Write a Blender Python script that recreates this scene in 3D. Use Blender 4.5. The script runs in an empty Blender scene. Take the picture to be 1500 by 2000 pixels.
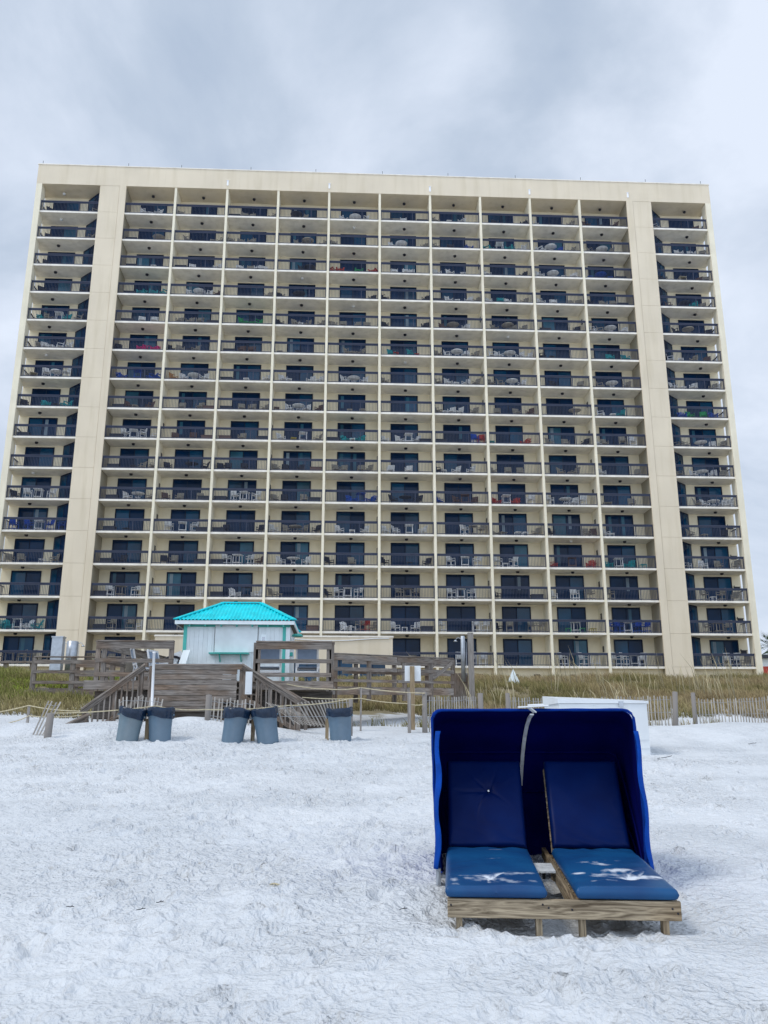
import bpy, bmesh, math, random
import numpy as np
from mathutils import Vector, Matrix, Euler
random.seed(7); rng = np.random.default_rng(7)
PI = math.pi
scene = bpy.context.scene
COL = scene.collection

# ------------------------------------------------------------------ camera
F = 1653.6; PITCH = 0.2593; YAW = 0.0482; CZ = 1.6
cd = bpy.data.cameras.new('camera'); cam = bpy.data.objects.new('camera', cd); COL.objects.link(cam)
cd.sensor_fit = 'HORIZONTAL'; cd.sensor_width = 36.0; cd.lens = 36.0*F/1500.0
cd.clip_start = 0.1; cd.clip_end = 6000
cam.location = (0, 0, CZ); cam.rotation_euler = (PI/2+PITCH, 0, -YAW)
scene.camera = cam
def at(px, py, Y):
    """point of the world that stands at depth Y on the sight line of a photo pixel"""
    x = (px-750)/F; v = (1000-py)/F
    fh = math.cos(PITCH)-v*math.sin(PITCH); z = math.sin(PITCH)+v*math.cos(PITCH)
    X = x*math.cos(YAW)+fh*math.sin(YAW); YY = -x*math.sin(YAW)+fh*math.cos(YAW)
    return Vector((X/YY*Y, Y, CZ+z/YY*Y))

# ------------------------------------------------------------------ materials
def nd(nt, t, x=0, y=0):
    n = nt.nodes.new(t); n.location = (x, y); return n
MATS = {}
def mat(name, col, rough=0.7, var=0.0, scale=3.0, bump=0.0, bscale=40.0, metal=0.0, shade=False, coat=0.0, spec=0.4, dirt=None, dirt_amt=0.0):
    m = bpy.data.materials.new(name); m.use_nodes = True; nt = m.node_tree
    b = nt.nodes['Principled BSDF']; L = nt.links
    b.inputs['Roughness'].default_value = rough; b.inputs['Metallic'].default_value = metal
    b.inputs['Specular IOR Level'].default_value = spec
    if coat: b.inputs['Coat Weight'].default_value = coat
    tc = nd(nt, 'ShaderNodeTexCoord')
    src = None
    rgb = nd(nt, 'ShaderNodeRGB'); rgb.outputs[0].default_value = (*col, 1); src = rgb.outputs[0]
    if var > 0:
        n = nd(nt, 'ShaderNodeTexNoise'); n.inputs['Scale'].default_value = scale; n.inputs['Detail'].default_value = 6
        L.new(tc.outputs['Object'], n.inputs['Vector'])
        mr = nd(nt, 'ShaderNodeMapRange'); mr.inputs[1].default_value = 0.3; mr.inputs[2].default_value = 0.7
        mr.inputs[3].default_value = 1-var; mr.inputs[4].default_value = 1+var
        L.new(n.outputs['Fac'], mr.inputs[0])
        mx = nd(nt, 'ShaderNodeVectorMath'); mx.operation = 'SCALE'; L.new(src, mx.inputs[0]); L.new(mr.outputs[0], mx.inputs['Scale'])
        src = mx.outputs[0]
    if dirt:
        n = nd(nt, 'ShaderNodeTexNoise'); n.inputs['Scale'].default_value = 1.7; n.inputs['Detail'].default_value = 8
        mp = nd(nt, 'ShaderNodeMapping'); mp.inputs['Scale'].default_value = (1, 1, 0.10); L.new(tc.outputs['Object'], mp.inputs[0]); L.new(mp.outputs[0], n.inputs['Vector'])
        mr = nd(nt, 'ShaderNodeMapRange'); mr.inputs[1].default_value = 0.48; mr.inputs[2].default_value = 0.78; mr.inputs[3].default_value = 0; mr.inputs[4].default_value = dirt_amt
        L.new(n.outputs['Fac'], mr.inputs[0])
        mx = nd(nt, 'ShaderNodeMix'); mx.data_type = 'RGBA'; L.new(mr.outputs[0], mx.inputs[0]); L.new(src, mx.inputs[6]); mx.inputs[7].default_value = (*dirt, 1)
        src = mx.outputs[2]
    if shade:
        a = nd(nt, 'ShaderNodeAttribute'); a.attribute_name = 'shade'
        mx = nd(nt, 'ShaderNodeVectorMath'); mx.operation = 'MULTIPLY'; L.new(src, mx.inputs[0]); L.new(a.outputs['Color'], mx.inputs[1]); src = mx.outputs[0]
    L.new(src, b.inputs['Base Color'])
    if bump > 0:
        n = nd(nt, 'ShaderNodeTexNoise'); n.inputs['Scale'].default_value = bscale; n.inputs['Detail'].default_value = 5
        L.new(tc.outputs['Object'], n.inputs['Vector'])
        bp = nd(nt, 'ShaderNodeBump'); bp.inputs['Strength'].default_value = bump; bp.inputs['Distance'].default_value = 0.02
        L.new(n.outputs['Fac'], bp.inputs['Height']); L.new(bp.outputs[0], b.inputs['Normal'])
    MATS[name] = m; return m
def wood(name, dark, light, rough=0.85, stretch=(1.2, 28), warm=None, dist=1.3):
    m = bpy.data.materials.new(name); m.use_nodes = True; nt = m.node_tree; L = nt.links
    b = nt.nodes['Principled BSDF']; b.inputs['Roughness'].default_value = rough; b.inputs['Specular IOR Level'].default_value = 0.25
    uv = nd(nt, 'ShaderNodeUVMap'); mp = nd(nt, 'ShaderNodeMapping'); mp.inputs['Scale'].default_value = (stretch[0], stretch[1], 1)
    L.new(uv.outputs[0], mp.inputs[0])
    n = nd(nt, 'ShaderNodeTexNoise'); n.inputs['Scale'].default_value = 1.6; n.inputs['Detail'].default_value = 8; n.inputs['Distortion'].default_value = 2.6 if name == 'lounge_lumber' else dist
    L.new(mp.outputs[0], n.inputs['Vector'])
    cr = nd(nt, 'ShaderNodeValToRGB'); cr.color_ramp.elements[0].position = 0.32; cr.color_ramp.elements[1].position = 0.68
    cr.color_ramp.elements[0].color = (*dark, 1); cr.color_ramp.elements[1].color = (*light, 1)
    L.new(n.outputs['Fac'], cr.inputs[0]); src = cr.outputs[0]
    if warm:
        n2 = nd(nt, 'ShaderNodeTexNoise'); n2.inputs['Scale'].default_value = 0.9; n2.inputs['Detail'].default_value = 3
        L.new(uv.outputs[0], n2.inputs['Vector'])
        mr = nd(nt, 'ShaderNodeMapRange'); mr.inputs[1].default_value = 0.45; mr.inputs[2].default_value = 0.65; mr.inputs[4].default_value = 0.7; L.new(n2.outputs['Fac'], mr.inputs[0])
        mx = nd(nt, 'ShaderNodeMix'); mx.data_type = 'RGBA'; mx.blend_type = 'MULTIPLY'; L.new(mr.outputs[0], mx.inputs[0]); L.new(src, mx.inputs[6]); mx.inputs[7].default_value = (*warm, 1); src = mx.outputs[2]
    a = nd(nt, 'ShaderNodeAttribute'); a.attribute_name = 'shade'
    mx = nd(nt, 'ShaderNodeVectorMath'); mx.operation = 'MULTIPLY'; L.new(src, mx.inputs[0]); L.new(a.outputs['Color'], mx.inputs[1])
    L.new(mx.outputs[0], b.inputs['Base Color'])
    bp = nd(nt, 'ShaderNodeBump'); bp.inputs['Strength'].default_value = 0.5; bp.inputs['Distance'].default_value = 0.006
    L.new(n.outputs['Fac'], bp.inputs['Height']); L.new(bp.outputs[0], b.inputs['Normal'])
    MATS[name] = m; return m

cream_lit = mat('cream_sunlit', (0.86, 0.79, 0.62), 0.85, 0.06, .8, dirt=(.6, .52, .38), dirt_amt=.3)  # paler than the stucco, sun on the wall edges put into the colour
stucco = mat('stucco', (0.77, 0.67, 0.515), 0.9, 0.05, 0.35, 0.3, 9, dirt=(0.56, 0.47, 0.31), dirt_amt=0.45)
stucco_in = mat('stucco_inner', (0.86, 0.77, 0.57), 0.9, 0.06, 0.8, 0.15, 12, shade=True)
stucco_seam = mat('stucco_seam', (0.36, 0.32, 0.24), 0.95)
slab_m = mat('painted_slab', (0.89, 0.84, 0.75), 0.85, 0.08, 1.2, dirt=(0.50, 0.46, 0.38), dirt_amt=0.4)
rail_m = mat('railing_paint', (0.035, 0.045, 0.085), 0.45, 0.15, 2)
doorframe_m = mat('door_frame', (0.002, 0.013, 0.040), 0.5, spec=.2)
light_dark = mat('light_dark', (0.012, 0.012, 0.02), 0.5)
light_white = mat('light_white', (0.7, 0.7, 0.68), 0.4)
def glass(name, col, rough=0.06, spec=0.6):
    m = mat(name, col, rough, 0.45, 0.5, spec=spec); return m
glass_a = glass('glass_navy', (0.001, 0.020, 0.064), .08, .18); glass_b = glass('glass_blue', (0.002, 0.048, 0.11), 0.06, 0.3)
glass_c = glass('glass_curtain', (0.02, 0.10, 0.16), 0.15, .3)
white_p = mat('white_plastic', (0.78, 0.79, 0.80), 0.45)
whitepaint = mat('white_paint', (0.78, 0.85, 0.87), 0.6, 0.07, 2.5, 0.1, 25, shade=True, dirt=(0.45, 0.46, 0.45), dirt_amt=0.3)
teal_trim = mat('teal_trim', (0.075, 0.46, 0.40), 0.55, 0.1, 3)
roof_m = mat('roof_aqua', (0.0, 0.66, 0.73), 0.42, 0.16, 2.5)
conc = mat('scupper_sky', (0.95, 0.95, 0.97), 0.6)  # near white stands for the sky seen through the parapet slots
steel = mat('brushed_steel', (0.45, 0.48, 0.52), 0.35, 0.15, 5, metal=0.6)
deckwood = wood('weathered_wood', (0.10, 0.086, 0.074), (0.36, 0.32, 0.285), warm=(0.74, 0.54, 0.38))
postwood = wood('grey_post_wood', (0.17, 0.155, 0.145), (0.38, 0.35, 0.32))
slatwood = wood('fence_lath', (0.24, 0.22, 0.195), (0.50, 0.47, 0.43))
tanwood = wood('tan_lumber', (0.20, 0.145, 0.085), (0.40, 0.31, 0.20))
cabwood = wood('lounge_lumber', (0.09, 0.066, 0.042), (0.44, 0.36, 0.25), stretch=(1.3, 17), warm=(0.85, 0.66, 0.45))
rope_m = mat('rope_fibre', (0.55, 0.48, 0.32), 0.9, 0.2, 20)
can_m = mat('can_plastic', (0.105, 0.175, 0.245), 0.55, 0.12, 4, shade=True, dirt=(0.22, 0.25, 0.28), dirt_amt=0.5)
bag_m = mat('bag_film', (0.008, 0.022, 0.05), 0.22, 0.3, 8, 0.6, 14)
boxwhite = mat('box_white', (0.72, 0.75, 0.77), 0.5, 0.04, 2, dirt=(0.5, 0.5, 0.48), dirt_amt=0.25)
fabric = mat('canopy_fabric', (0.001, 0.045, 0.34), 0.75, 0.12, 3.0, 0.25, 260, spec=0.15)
fabric_shaded = mat('canopy_shaded', (0.0005, 0.0025, 0.085), 0.8, 0.15, 3.0, 0.2, 200, spec=0.08)  # dark copy of the fabric, shade inside the canopy put into its colour
trim_fab = mat('canopy_hem', (0.001, 0.028, 0.22), 0.75, 0.2, 7, 0.3, 60, spec=0.12)
flap_fab = mat('canopy_flap', (0.002, 0.055, 0.34), 0.75, 0.2, 7, 0.3, 60, spec=0.12)
palette = {'w': (0.86, 0.87, 0.88), 'g': (0.36, 0.33, 0.28), 'd': (0.03, 0.035, 0.05), 't': (0.01, 0.33, 0.36), 'b': (0.01, 0.08, 0.42),
           'r': (0.45, 0.05, 0.03), 'p': (0.62, 0.02, 0.20), 'G': (0.02, 0.33, 0.10), 'y': (0.42, 0.34, 0.03), 'n': (0.15, 0.09, 0.07), 'o': (0.5, 0.25, 0.08)}
slingcol = {'w': (0.66, 0.66, 0.64), 'g': (0.27, 0.25, 0.20), 'd': (0.025, 0.03, 0.045), 't': (0.01, 0.30, 0.33), 'b': (0.01, 0.06, 0.40),
            'r': (0.45, 0.05, 0.03), 'p': (0.62, 0.02, 0.20), 'G': (0.02, 0.33, 0.10), 'y': (0.42, 0.34, 0.03), 'n': (0.11, 0.07, 0.06), 'o': (0.5, 0.25, 0.08)}
cname = {'w': 'white', 'g': 'tan grey', 'd': 'dark', 't': 'teal', 'b': 'blue', 'r': 'red', 'p': 'pink', 'G': 'green', 'y': 'yellow', 'n': 'brown', 'o': 'orange'}
for k in palette:
    mat('furn_'+k, palette[k], 0.5, 0.08, 4); mat('sling_'+k, slingcol[k], 0.75, 0.1, 4)

# ------------------------------------------------------------------ mesh helper
class MB:
    def __init__(s): s.v = []; s.f = []; s.uv = []; s.sh = []; s.mi = []; s.sm = []
    def face(s, idx, uv=None, sh=1.0, mi=0, sm=False):
        s.f.append(idx); s.uv.append(uv or [(0, 0)]*len(idx)); s.sh.append(sh); s.mi.append(mi); s.sm.append(sm)
    def obox(s, M, sx, sy, sz, sh=None, mi=0):
        """box of half sizes about the matrix origin; uv runs along its longest side"""
        if sh is None: sh = random.uniform(0.78, 1.2)
        h = (sx, sy, sz); ax = max(range(3), key=lambda i: h[i]); u0 = random.uniform(0, 50); v0 = random.uniform(0, 50)
        b = len(s.v); cs = []
        for i in range(8):
            c = Vector(((1 if i & 1 else -1)*sx, (1 if i & 2 else -1)*sy, (1 if i & 4 else -1)*sz)); cs.append(c); s.v.append(tuple(M @ c))
        for q in ((0, 4, 6, 2), (1, 3, 7, 5), (0, 1, 5, 4), (2, 6, 7, 3), (0, 2, 3, 1), (4, 5, 7, 6)):
            o = [i for i in range(3) if i != ax]
            uv = [(cs[k][ax]+u0, cs[k][o[0]]+cs[k][o[1]]*1.0+v0) for k in q]
            s.face([b+k for k in q], uv, sh, mi)
    def box(s, x0, x1, y0, y1, z0, z1, sh=None, mi=0):
        s.obox(Matrix.Translation(((x0+x1)/2, (y0+y1)/2, (z0+z1)/2)), abs(x1-x0)/2, abs(y1-y0)/2, abs(z1-z0)/2, sh, mi)
    def bar(s, p0, p1, w, h, sh=None, mi=0, up=(0, 0, 1)):
        p0 = Vector(p0); p1 = Vector(p1); d = (p1-p0); L = d.length
        if L < 1e-6: return
        x = d/L; u = Vector(up)
        if abs(x.dot(u)) > 0.97: u = Vector((0, 1, 0))
        y = u.cross(x).normalized(); z = x.cross(y)
        M = Matrix((x, y, z)).transposed().to_4x4(); M.translation = (p0+p1)/2
        s.obox(M, L/2, w/2, h/2, sh, mi)
    def tube(s, pts, r, n=6, sh=1.0, mi=0, cap=True):
        pts = [Vector(p) for p in pts]; rr = r if isinstance(r, (list, tuple)) else [r]*len(pts); rings = []
        for i, p in enumerate(pts):
            d = (pts[min(i+1, len(pts)-1)]-pts[max(i-1, 0)]).normalized()
            u = Vector((0, 0, 1)) if abs(d.z) < 0.95 else Vector((0, 1, 0))
            a = d.cross(u).normalized(); b = d.cross(a)
            rings.append(len(s.v))
            for k in range(n):
                t = 2*PI*k/n; s.v.append(tuple(p+a*math.cos(t)*rr[i]+b*math.sin(t)*rr[i]))
        for i in range(len(rings)-1):
            for k in range(n):
                k2 = (k+1) % n; s.face([rings[i]+k, rings[i]+k2, rings[i+1]+k2, rings[i+1]+k], None, sh, mi, True)
        if cap:
            s.face([rings[0]+k for k in range(n)], None, sh, mi); s.face([rings[-1]+k for k in reversed(range(n))], None, sh, mi)
    def lathe(s, prof, n=32, M=Matrix(), sh=1.0, mi=0, wob=None):
        rings = []
        for i, (r, z) in enumerate(prof):
            rings.append(len(s.v))
            for k in range(n):
                t = 2*PI*k/n; r2, z2 = (r, z) if wob is None else wob(i, t, r, z)
                s.v.append(tuple(M @ Vector((r2*math.cos(t), r2*math.sin(t), z2))))
        for i in range(len(prof)-1):
            for k in range(n):
                k2 = (k+1) % n; s.face([rings[i]+k, rings[i]+k2, rings[i+1]+k2, rings[i+1]+k], None, sh, mi, True)
        return rings
    def grid(s, P, sh=1.0, mi=0, uv=None):
        """P[i][j] points"""
        b = len(s.v); n = len(P[0])
        for row in P:
            for p in row: s.v.append(tuple(p))
        for i in range(len(P)-1):
            for j in range(n-1):
                q = [b+i*n+j, b+i*n+j+1, b+(i+1)*n+j+1, b+(i+1)*n+j]; s.face(q, None, sh, mi, True)
    def mesh(s, name, mats):
        me = bpy.data.meshes.new(name); me.from_pydata(s.v, [], s.f)
        uvl = me.uv_layers.new(name='UVMap'); flat = [c for u in s.uv for p in u for c in p]; uvl.data.foreach_set('uv', flat)
        at_ = me.attributes.new('shade', 'FLOAT_COLOR', 'FACE'); arr = []
        for k in s.sh:
            arr += [k, k, k, 1.0] if not isinstance(k, tuple) else [*k, 1.0]
        at_.data.foreach_set('color', arr)
        me.polygons.foreach_set('material_index', s.mi); me.polygons.foreach_set('use_smooth', s.sm)
        for m in (mats if isinstance(mats, (list, tuple)) else [mats]): me.materials.append(m)
        me.update(); return me
    def build(s, name, mats, parent=None, loc=None):
        o = bpy.data.objects.new(name, s.mesh(name, mats)); COL.objects.link(o)
        if parent is not None: o.parent = parent
        if loc is not None: o.location = loc
        return o
def tag(o, label=None, cat=None, group=None, kind=None):
    if label: o['label'] = label
    if cat: o['category'] = cat
    if group: o['group'] = group
    if kind: o['kind'] = kind
    return o
def empty(name, loc=(0, 0, 0), rot=(0, 0, 0), label=None, cat=None, group=None):
    o = bpy.data.objects.new(name, None); COL.objects.link(o); o.location = loc; o.rotation_euler = rot; o.empty_display_size = 0.2
    return tag(o, label, cat, group)
def link(name, me, parent=None, loc=(0, 0, 0), rot=(0, 0, 0)):
    o = bpy.data.objects.new(name, me); COL.objects.link(o); o.location = loc; o.rotation_euler = rot
    if parent is not None: o.parent = parent
    return o
ORD = ['zeroth', 'first', 'second', 'third', 'fourth', 'fifth', 'sixth', 'seventh', 'eighth', 'ninth', 'tenth', 'eleventh', 'twelfth', 'thirteenth', 'fourteenth', 'fifteenth', 'sixteenth']

# ------------------------------------------------------------------ terrain
PRY = np.array([-3000, -40, 0, 6.4, 12, 18, 21, 25, 28, 31, 36, 40, 47, 55, 62, 67, 75, 3500.])
PRZ = np.array([-3, -1.8, 0, .30, .74, 1.23, 1.50, 1.70, 1.82, 1.98, 2.6, 3.15, 4.05, 4.95, 5.65, 5.9, 5.9, 5.5])
PLZ = np.array([-3, -1.8, 0, .30, .74, 1.23, 1.50, 1.95, 2.25, 2.75, 3.55, 3.95, 4.5, 5.1, 5.65, 5.9, 5.9, 5.5])
def vnoise(x, y, seed=0):
    xi = np.floor(x).astype(np.int64); yi = np.floor(y).astype(np.int64); fx = x-xi; fy = y-yi
    fx = fx*fx*fx*(fx*(fx*6-15)+10); fy = fy*fy*fy*(fy*(fy*6-15)+10)
    def h(a, b):
        n = (a*374761393+b*668265263+seed*1442695041) & 0xffffffff
        n = ((n ^ (n >> 13))*1274126177) & 0xffffffff
        return ((n ^ (n >> 16)) & 0xffff)/65535.0
    return (h(xi, yi)*(1-fx)+h(xi+1, yi)*fx)*(1-fy)+(h(xi, yi+1)*(1-fx)+h(xi+1, yi+1)*fx)*fy
def gz(x, y):
    x = np.asarray(x, float); y = np.asarray(y, float)
    a = np.interp(y, PRY, PRZ); b = np.interp(y, PRY, PLZ)
    t = np.clip((-1.0-x)/4.0, 0, 1); t = t*t*(3-2*t); z = a*(1-t)+b*t
    def gs(cx, cy, sx, sy, h): return h*np.exp(-((x-cx)/sx)**2-((y-cy)/sy)**2)
    z = z+gs(-15.0, 36, 4.2, 5.5, .62)+gs(-20, 33, 6, 5, .35)
    z = z+gs(-5.9, 22.4, 1.4, .8, .27)+gs(-2.2, 22.5, 1.6, .8, .30)+gs(-8.3, 22.8, 1.3, .9, .2)+gs(8.8, 22.6, 2.4, 1.2, .16)+gs(-3.9, 23.0, 1.1, .7, .30)+gs(1.2, 26, 2.5, 1.6, .16)
    z = z+gs(11.3, 24.5, 3.0, 2.2, .28)+gs(7.7, 22.5, 1.6, 1.5, .12)+gs(14.5, 25, 2.6, 2, .12)
    z = z-gs(-4.3, 24.6, 1.6, .7, .25)
    z = z-gs(1.8, 6.7, 1.15, .75, .05)-gs(1.75, 8.0, 1.3, 1.0, .04)
    f = np.clip((y-31)/6, 0, 1)*np.clip((66-y)/4, 0, 1)
    z = z+f*(0.5*(vnoise(x*.16+9, y*.22, 3)-.5)+0.22*(vnoise(x*.6, y*.6, 4)-.5))
    return z
def g1(x, y): return float(gz(np.array([x]), np.array([y]))[0])

def build_ground():
    xs = np.concatenate([-np.geomspace(3000, 13.3, 42), np.arange(-13, -6, .09), np.arange(-6, 7, .042), np.arange(7, 16, .09), np.geomspace(16.2, 3000, 42)])
    ys = np.concatenate([-np.geomspace(2500, 1.5, 18), np.arange(-1, 3.4, .3), np.arange(3.5, 11, .04), np.arange(11, 24, .07), np.arange(24, 36, .2), np.arange(36, 80, .7), np.geomspace(82, 3500, 30)])
    X, Y = np.meshgrid(xs, ys); Z = gz(X, Y)
    near = np.clip((30-Y)/6, 0, 1)*np.clip((X+30)/10, 0, 1)*np.clip((30-X)/10, 0, 1)*np.clip((Y-1)/2, 0, 1)
    far = np.clip((Y-9)/8, 0, 1)
    smooth = np.clip((vnoise(X*.22+3, Y*.22+7, 21)-.25)*2.4, 0.12, 1)*np.clip((22.3-Y)/1.5, .12, 1)*np.where(X > 7, np.clip((21-Y)/2, .15, 1), 1)      # where the sand has been walked on
    und = 0.06*(vnoise(X*.55, Y*.55, 5)-.5)+0.035*(vnoise(X*1.7, Y*1.9, 6)-.5)
    def cell(x, y, seed):
        xi = np.floor(x).astype(np.int64); yi = np.floor(y).astype(np.int64); best = np.full(x.shape, 9.0)
        for di in (-1, 0, 1):
            for dj in (-1, 0, 1):
                a_ = xi+di; b_ = yi+dj; n_ = (a_*73856093 ^ b_*19349663 ^ (seed*83492791)) & 0xffffffff
                n_ = ((n_ ^ (n_ >> 13))*1274126177) & 0xffffffff
                jx = (n_ & 0xffff)/65535.0; jy = ((n_ >> 16) & 0xffff)/65535.0
                best = np.minimum(best, (a_+jx-x)**2+(b_+jy-y)**2)
        return np.sqrt(best)
    wx = X+.16*(vnoise(X*3, Y*3, 61)-.5)+.05*(vnoise(X*11, Y*11, 62)-.5); wy = Y+.16*(vnoise(X*3, Y*3, 63)-.5)+.05*(vnoise(X*11, Y*11, 64)-.5)
    fine = .044*(cell(wx*3.9, wy*4.2, 1)-.45)*vnoise(X*1.1, Y*1.2, 65)*1.6+.034*(cell(wx*8.5, wy*9, 2)-.45)*np.clip(vnoise(X*.7, Y*.8, 66)*2.4-.6, .15, 1.3)
    fine = fine+.018*(vnoise(X*2.6, Y*3, 19)-.5)+.012*(vnoise(X*11, Y*14, 10)-.5)
    Z = Z+near*(und+fine*smooth*(1-.35*far))
    # footprints: dents with a pushed up rim
    D = np.zeros_like(Z)
    n = 5200
    sx = rng.uniform(-12, 14, n); sy = 3.4+(rng.uniform(0, 1, n)**.8)*20
    for k in range(n):
        cx, cy = sx[k], sy[k]; a = rng.uniform(0, PI); L = rng.uniform(.06, .16); W = rng.uniform(.035, .07); dep = rng.uniform(.018, .055)
        wk = np.clip((vnoise(np.array([cx*.22+3]), np.array([cy*.22+7]), 21)[0]-.25)*2.4, 0.0, 1)
        if rng.uniform() > wk+.08 or cy > 21.8: continue
        i0, i1 = np.searchsorted(ys, [cy-.4, cy+.4]); j0, j1 = np.searchsorted(xs, [cx-.4, cx+.4])
        if i1-i0 < 2 or j1-j0 < 2: continue
        dx = X[i0:i1, j0:j1]-cx; dy = Y[i0:i1, j0:j1]-cy
        u = (dx*math.cos(a)+dy*math.sin(a))/L; v = (-dx*math.sin(a)+dy*math.cos(a))/W
        r = np.sqrt(u*u+v*v)+.25*(vnoise(dx*13+k, dy*13, 12)-.5)
        D[i0:i1, j0:j1] += dep*(-1.0*np.exp(-(r**3.2))+.55*np.exp(-((r-1.35)/.33)**2)*(1+.6*np.sign(u)))
    # sand scooped under and around the lounge
    Z = Z+near*np.clip(D, -.075, .06)
    cxx, cyy = 1.75, 7.1
    q = np.exp(-(((X-cxx)/1.0)**4+((Y-cyy)/.9)**4)); Z = Z-q*near*.03*0
    nx, ny = len(xs), len(ys)
    me = bpy.data.meshes.new('sand_ground')
    co = np.stack([X.ravel(), Y.ravel(), Z.ravel()], 1).astype(np.float32)
    me.vertices.add(nx*ny); me.vertices.foreach_set('co', co.ravel())
    i = np.arange(ny-1)[:, None]*nx+np.arange(nx-1)[None, :]
    q = np.stack([i, i+1, i+1+nx, i+nx], -1).reshape(-1, 4)
    me.loops.add(q.size); me.loops.foreach_set('vertex_index', q.ravel().astype(np.int32))
    me.polygons.add(len(q)); me.polygons.foreach_set('loop_start', (np.arange(len(q))*4).astype(np.int32)); me.polygons.foreach_set('loop_total', np.full(len(q), 4, np.int32))
    me.polygons.foreach_set('use_smooth', np.ones(len(q), bool)); me.update(); me.validate()
    edge_r = 35.0+1.2*np.sin(X*.5)-3.2*np.exp(-((X-1)/3.)**2); edge_l = 28.2+.5*np.sin(X)
    tt = np.clip((-7.0-X)/2.5, 0, 1); edge = edge_r*(1-tt)+edge_l*tt; edge = np.where((X > -8) & (X < -1), 26.5, edge)
    soil = np.clip((Y-edge)/3.0, 0, 1)
    a_ = me.attributes.new('soil', 'FLOAT', 'POINT'); a_.data.foreach_set('value', soil.ravel().astype(np.float32))
    m = bpy.data.materials.new('white_sand'); m.use_nodes = True; nt = m.node_tree; L = nt.links; b = nt.nodes['Principled BSDF']
    b.inputs['Roughness'].default_value = .95; b.inputs['Specular IOR Level'].default_value = .1
    tc = nd(nt, 'ShaderNodeTexCoord')
    def noise(sc, det, mapping=None, dist=0):
        n = nd(nt, 'ShaderNodeTexNoise'); n.inputs['Scale'].default_value = sc; n.inputs['Detail'].default_value = det; n.inputs['Distortion'].default_value = dist
        if mapping:
            mp = nd(nt, 'ShaderNodeMapping'); mp.inputs['Scale'].default_value = mapping; L.new(tc.outputs['Object'], mp.inputs[0]); L.new(mp.outputs[0], n.inputs['Vector'])
        else: L.new(tc.outputs['Object'], n.inputs['Vector'])
        return n
    n1 = noise(.45, 4); cr = nd(nt, 'ShaderNodeValToRGB'); cr.color_ramp.elements[0].position = .3; cr.color_ramp.elements[1].position = .7
    cr.color_ramp.elements[0].color = (.655, .68, .705, 1); cr.color_ramp.elements[1].color = (.735, .755, .775, 1); L.new(n1.outputs['Fac'], cr.inputs[0])
    # grey mottling standing for shade in the small hollows
    n2 = noise(5, 12, (1, 1.7, 1), .0); mr = nd(nt, 'ShaderNodeMapRange'); mr.inputs[1].default_value = .50; mr.inputs[2].default_value = .78; mr.inputs[4].default_value = .26; L.new(n2.outputs['Fac'], mr.inputs[0])
    mx = nd(nt, 'ShaderNodeMix'); mx.data_type = 'RGBA'; L.new(mr.outputs[0], mx.inputs[0]); L.new(cr.outputs[0], mx.inputs[6]); mx.inputs[7].default_value = (.42, .455, .50, 1)
    n3 = noise(55, 4); mr3 = nd(nt, 'ShaderNodeMapRange'); mr3.inputs[1].default_value = .70; mr3.inputs[2].default_value = .78; mr3.inputs[4].default_value = .5; L.new(n3.outputs['Fac'], mr3.inputs[0])
    mx3 = nd(nt, 'ShaderNodeMix'); mx3.data_type = 'RGBA'; L.new(mr3.outputs[0], mx3.inputs[0]); L.new(mx.outputs[2], mx3.inputs[6]); mx3.inputs[7].default_value = (.25, .25, .26, 1)
    # dune soil far up the bank
    sep = nd(nt, 'ShaderNodeSeparateXYZ'); L.new(tc.outputs['Object'], sep.inputs[0])
    n4 = noise(1.2, 6); at_ = nd(nt, 'ShaderNodeAttribute'); at_.attribute_name = 'soil'; ad = nd(nt, 'ShaderNodeMath'); ad.operation = 'MULTIPLY_ADD'; L.new(n4.outputs['Fac'], ad.inputs[0]); ad.inputs[1].default_value = 1.2; L.new(at_.outputs['Fac'], ad.inputs[2])
    mr4 = nd(nt, 'ShaderNodeMapRange'); mr4.inputs[1].default_value = .95; mr4.inputs[2].default_value = 1.3; L.new(ad.outputs[0], mr4.inputs[0])
    mx4 = nd(nt, 'ShaderNodeMix'); mx4.data_type = 'RGBA'; L.new(mr4.outputs[0], mx4.inputs[0]); L.new(mx3.outputs[2], mx4.inputs[6]); mx4.inputs[7].default_value = (.27, .23, .145, 1)
    L.new(mx4.outputs[2], b.inputs['Base Color'])
    wn_ = noise(6, 3); wv = nd(nt, 'ShaderNodeVectorMath'); wv.operation = 'MULTIPLY_ADD'; L.new(wn_.outputs['Color'], wv.inputs[0]); wv.inputs[1].default_value = (.12, .12, 0); L.new(tc.outputs['Object'], wv.inputs[2])
    def vor(sc, amp):
        mp = nd(nt, 'ShaderNodeMapping'); mp.inputs['Scale'].default_value = (1, 1.0, .2); L.new(wv.outputs[0], mp.inputs[0])
        q = nd(nt, 'ShaderNodeTexVoronoi'); q.inputs['Scale'].default_value = sc; L.new(mp.outputs[0], q.inputs['Vector']); r_ = nd(nt, 'ShaderNodeMath'); r_.operation = 'MULTIPLY'; r_.inputs[1].default_value = amp; L.new(q.outputs['Distance'], r_.inputs[0]); return r_.outputs[0]
    bk = noise(.8, 3); bkm = nd(nt, 'ShaderNodeMapRange'); bkm.inputs[1].default_value = .40; bkm.inputs[2].default_value = .60; bkm.inputs[3].default_value = .6; bkm.inputs[4].default_value = 1.0; L.new(bk.outputs['Fac'], bkm.inputs[0])
    fn = noise(45, 6); f1 = nd(nt, 'ShaderNodeMath'); f1.operation = 'MULTIPLY'; L.new(fn.outputs['Fac'], f1.inputs[0]); f1.inputs[1].default_value = .8
    s1 = nd(nt, 'ShaderNodeMath'); s1.operation = 'ADD'; L.new(vor(12, 1.1), s1.inputs[0]); L.new(vor(27, .6), s1.inputs[1])
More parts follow.
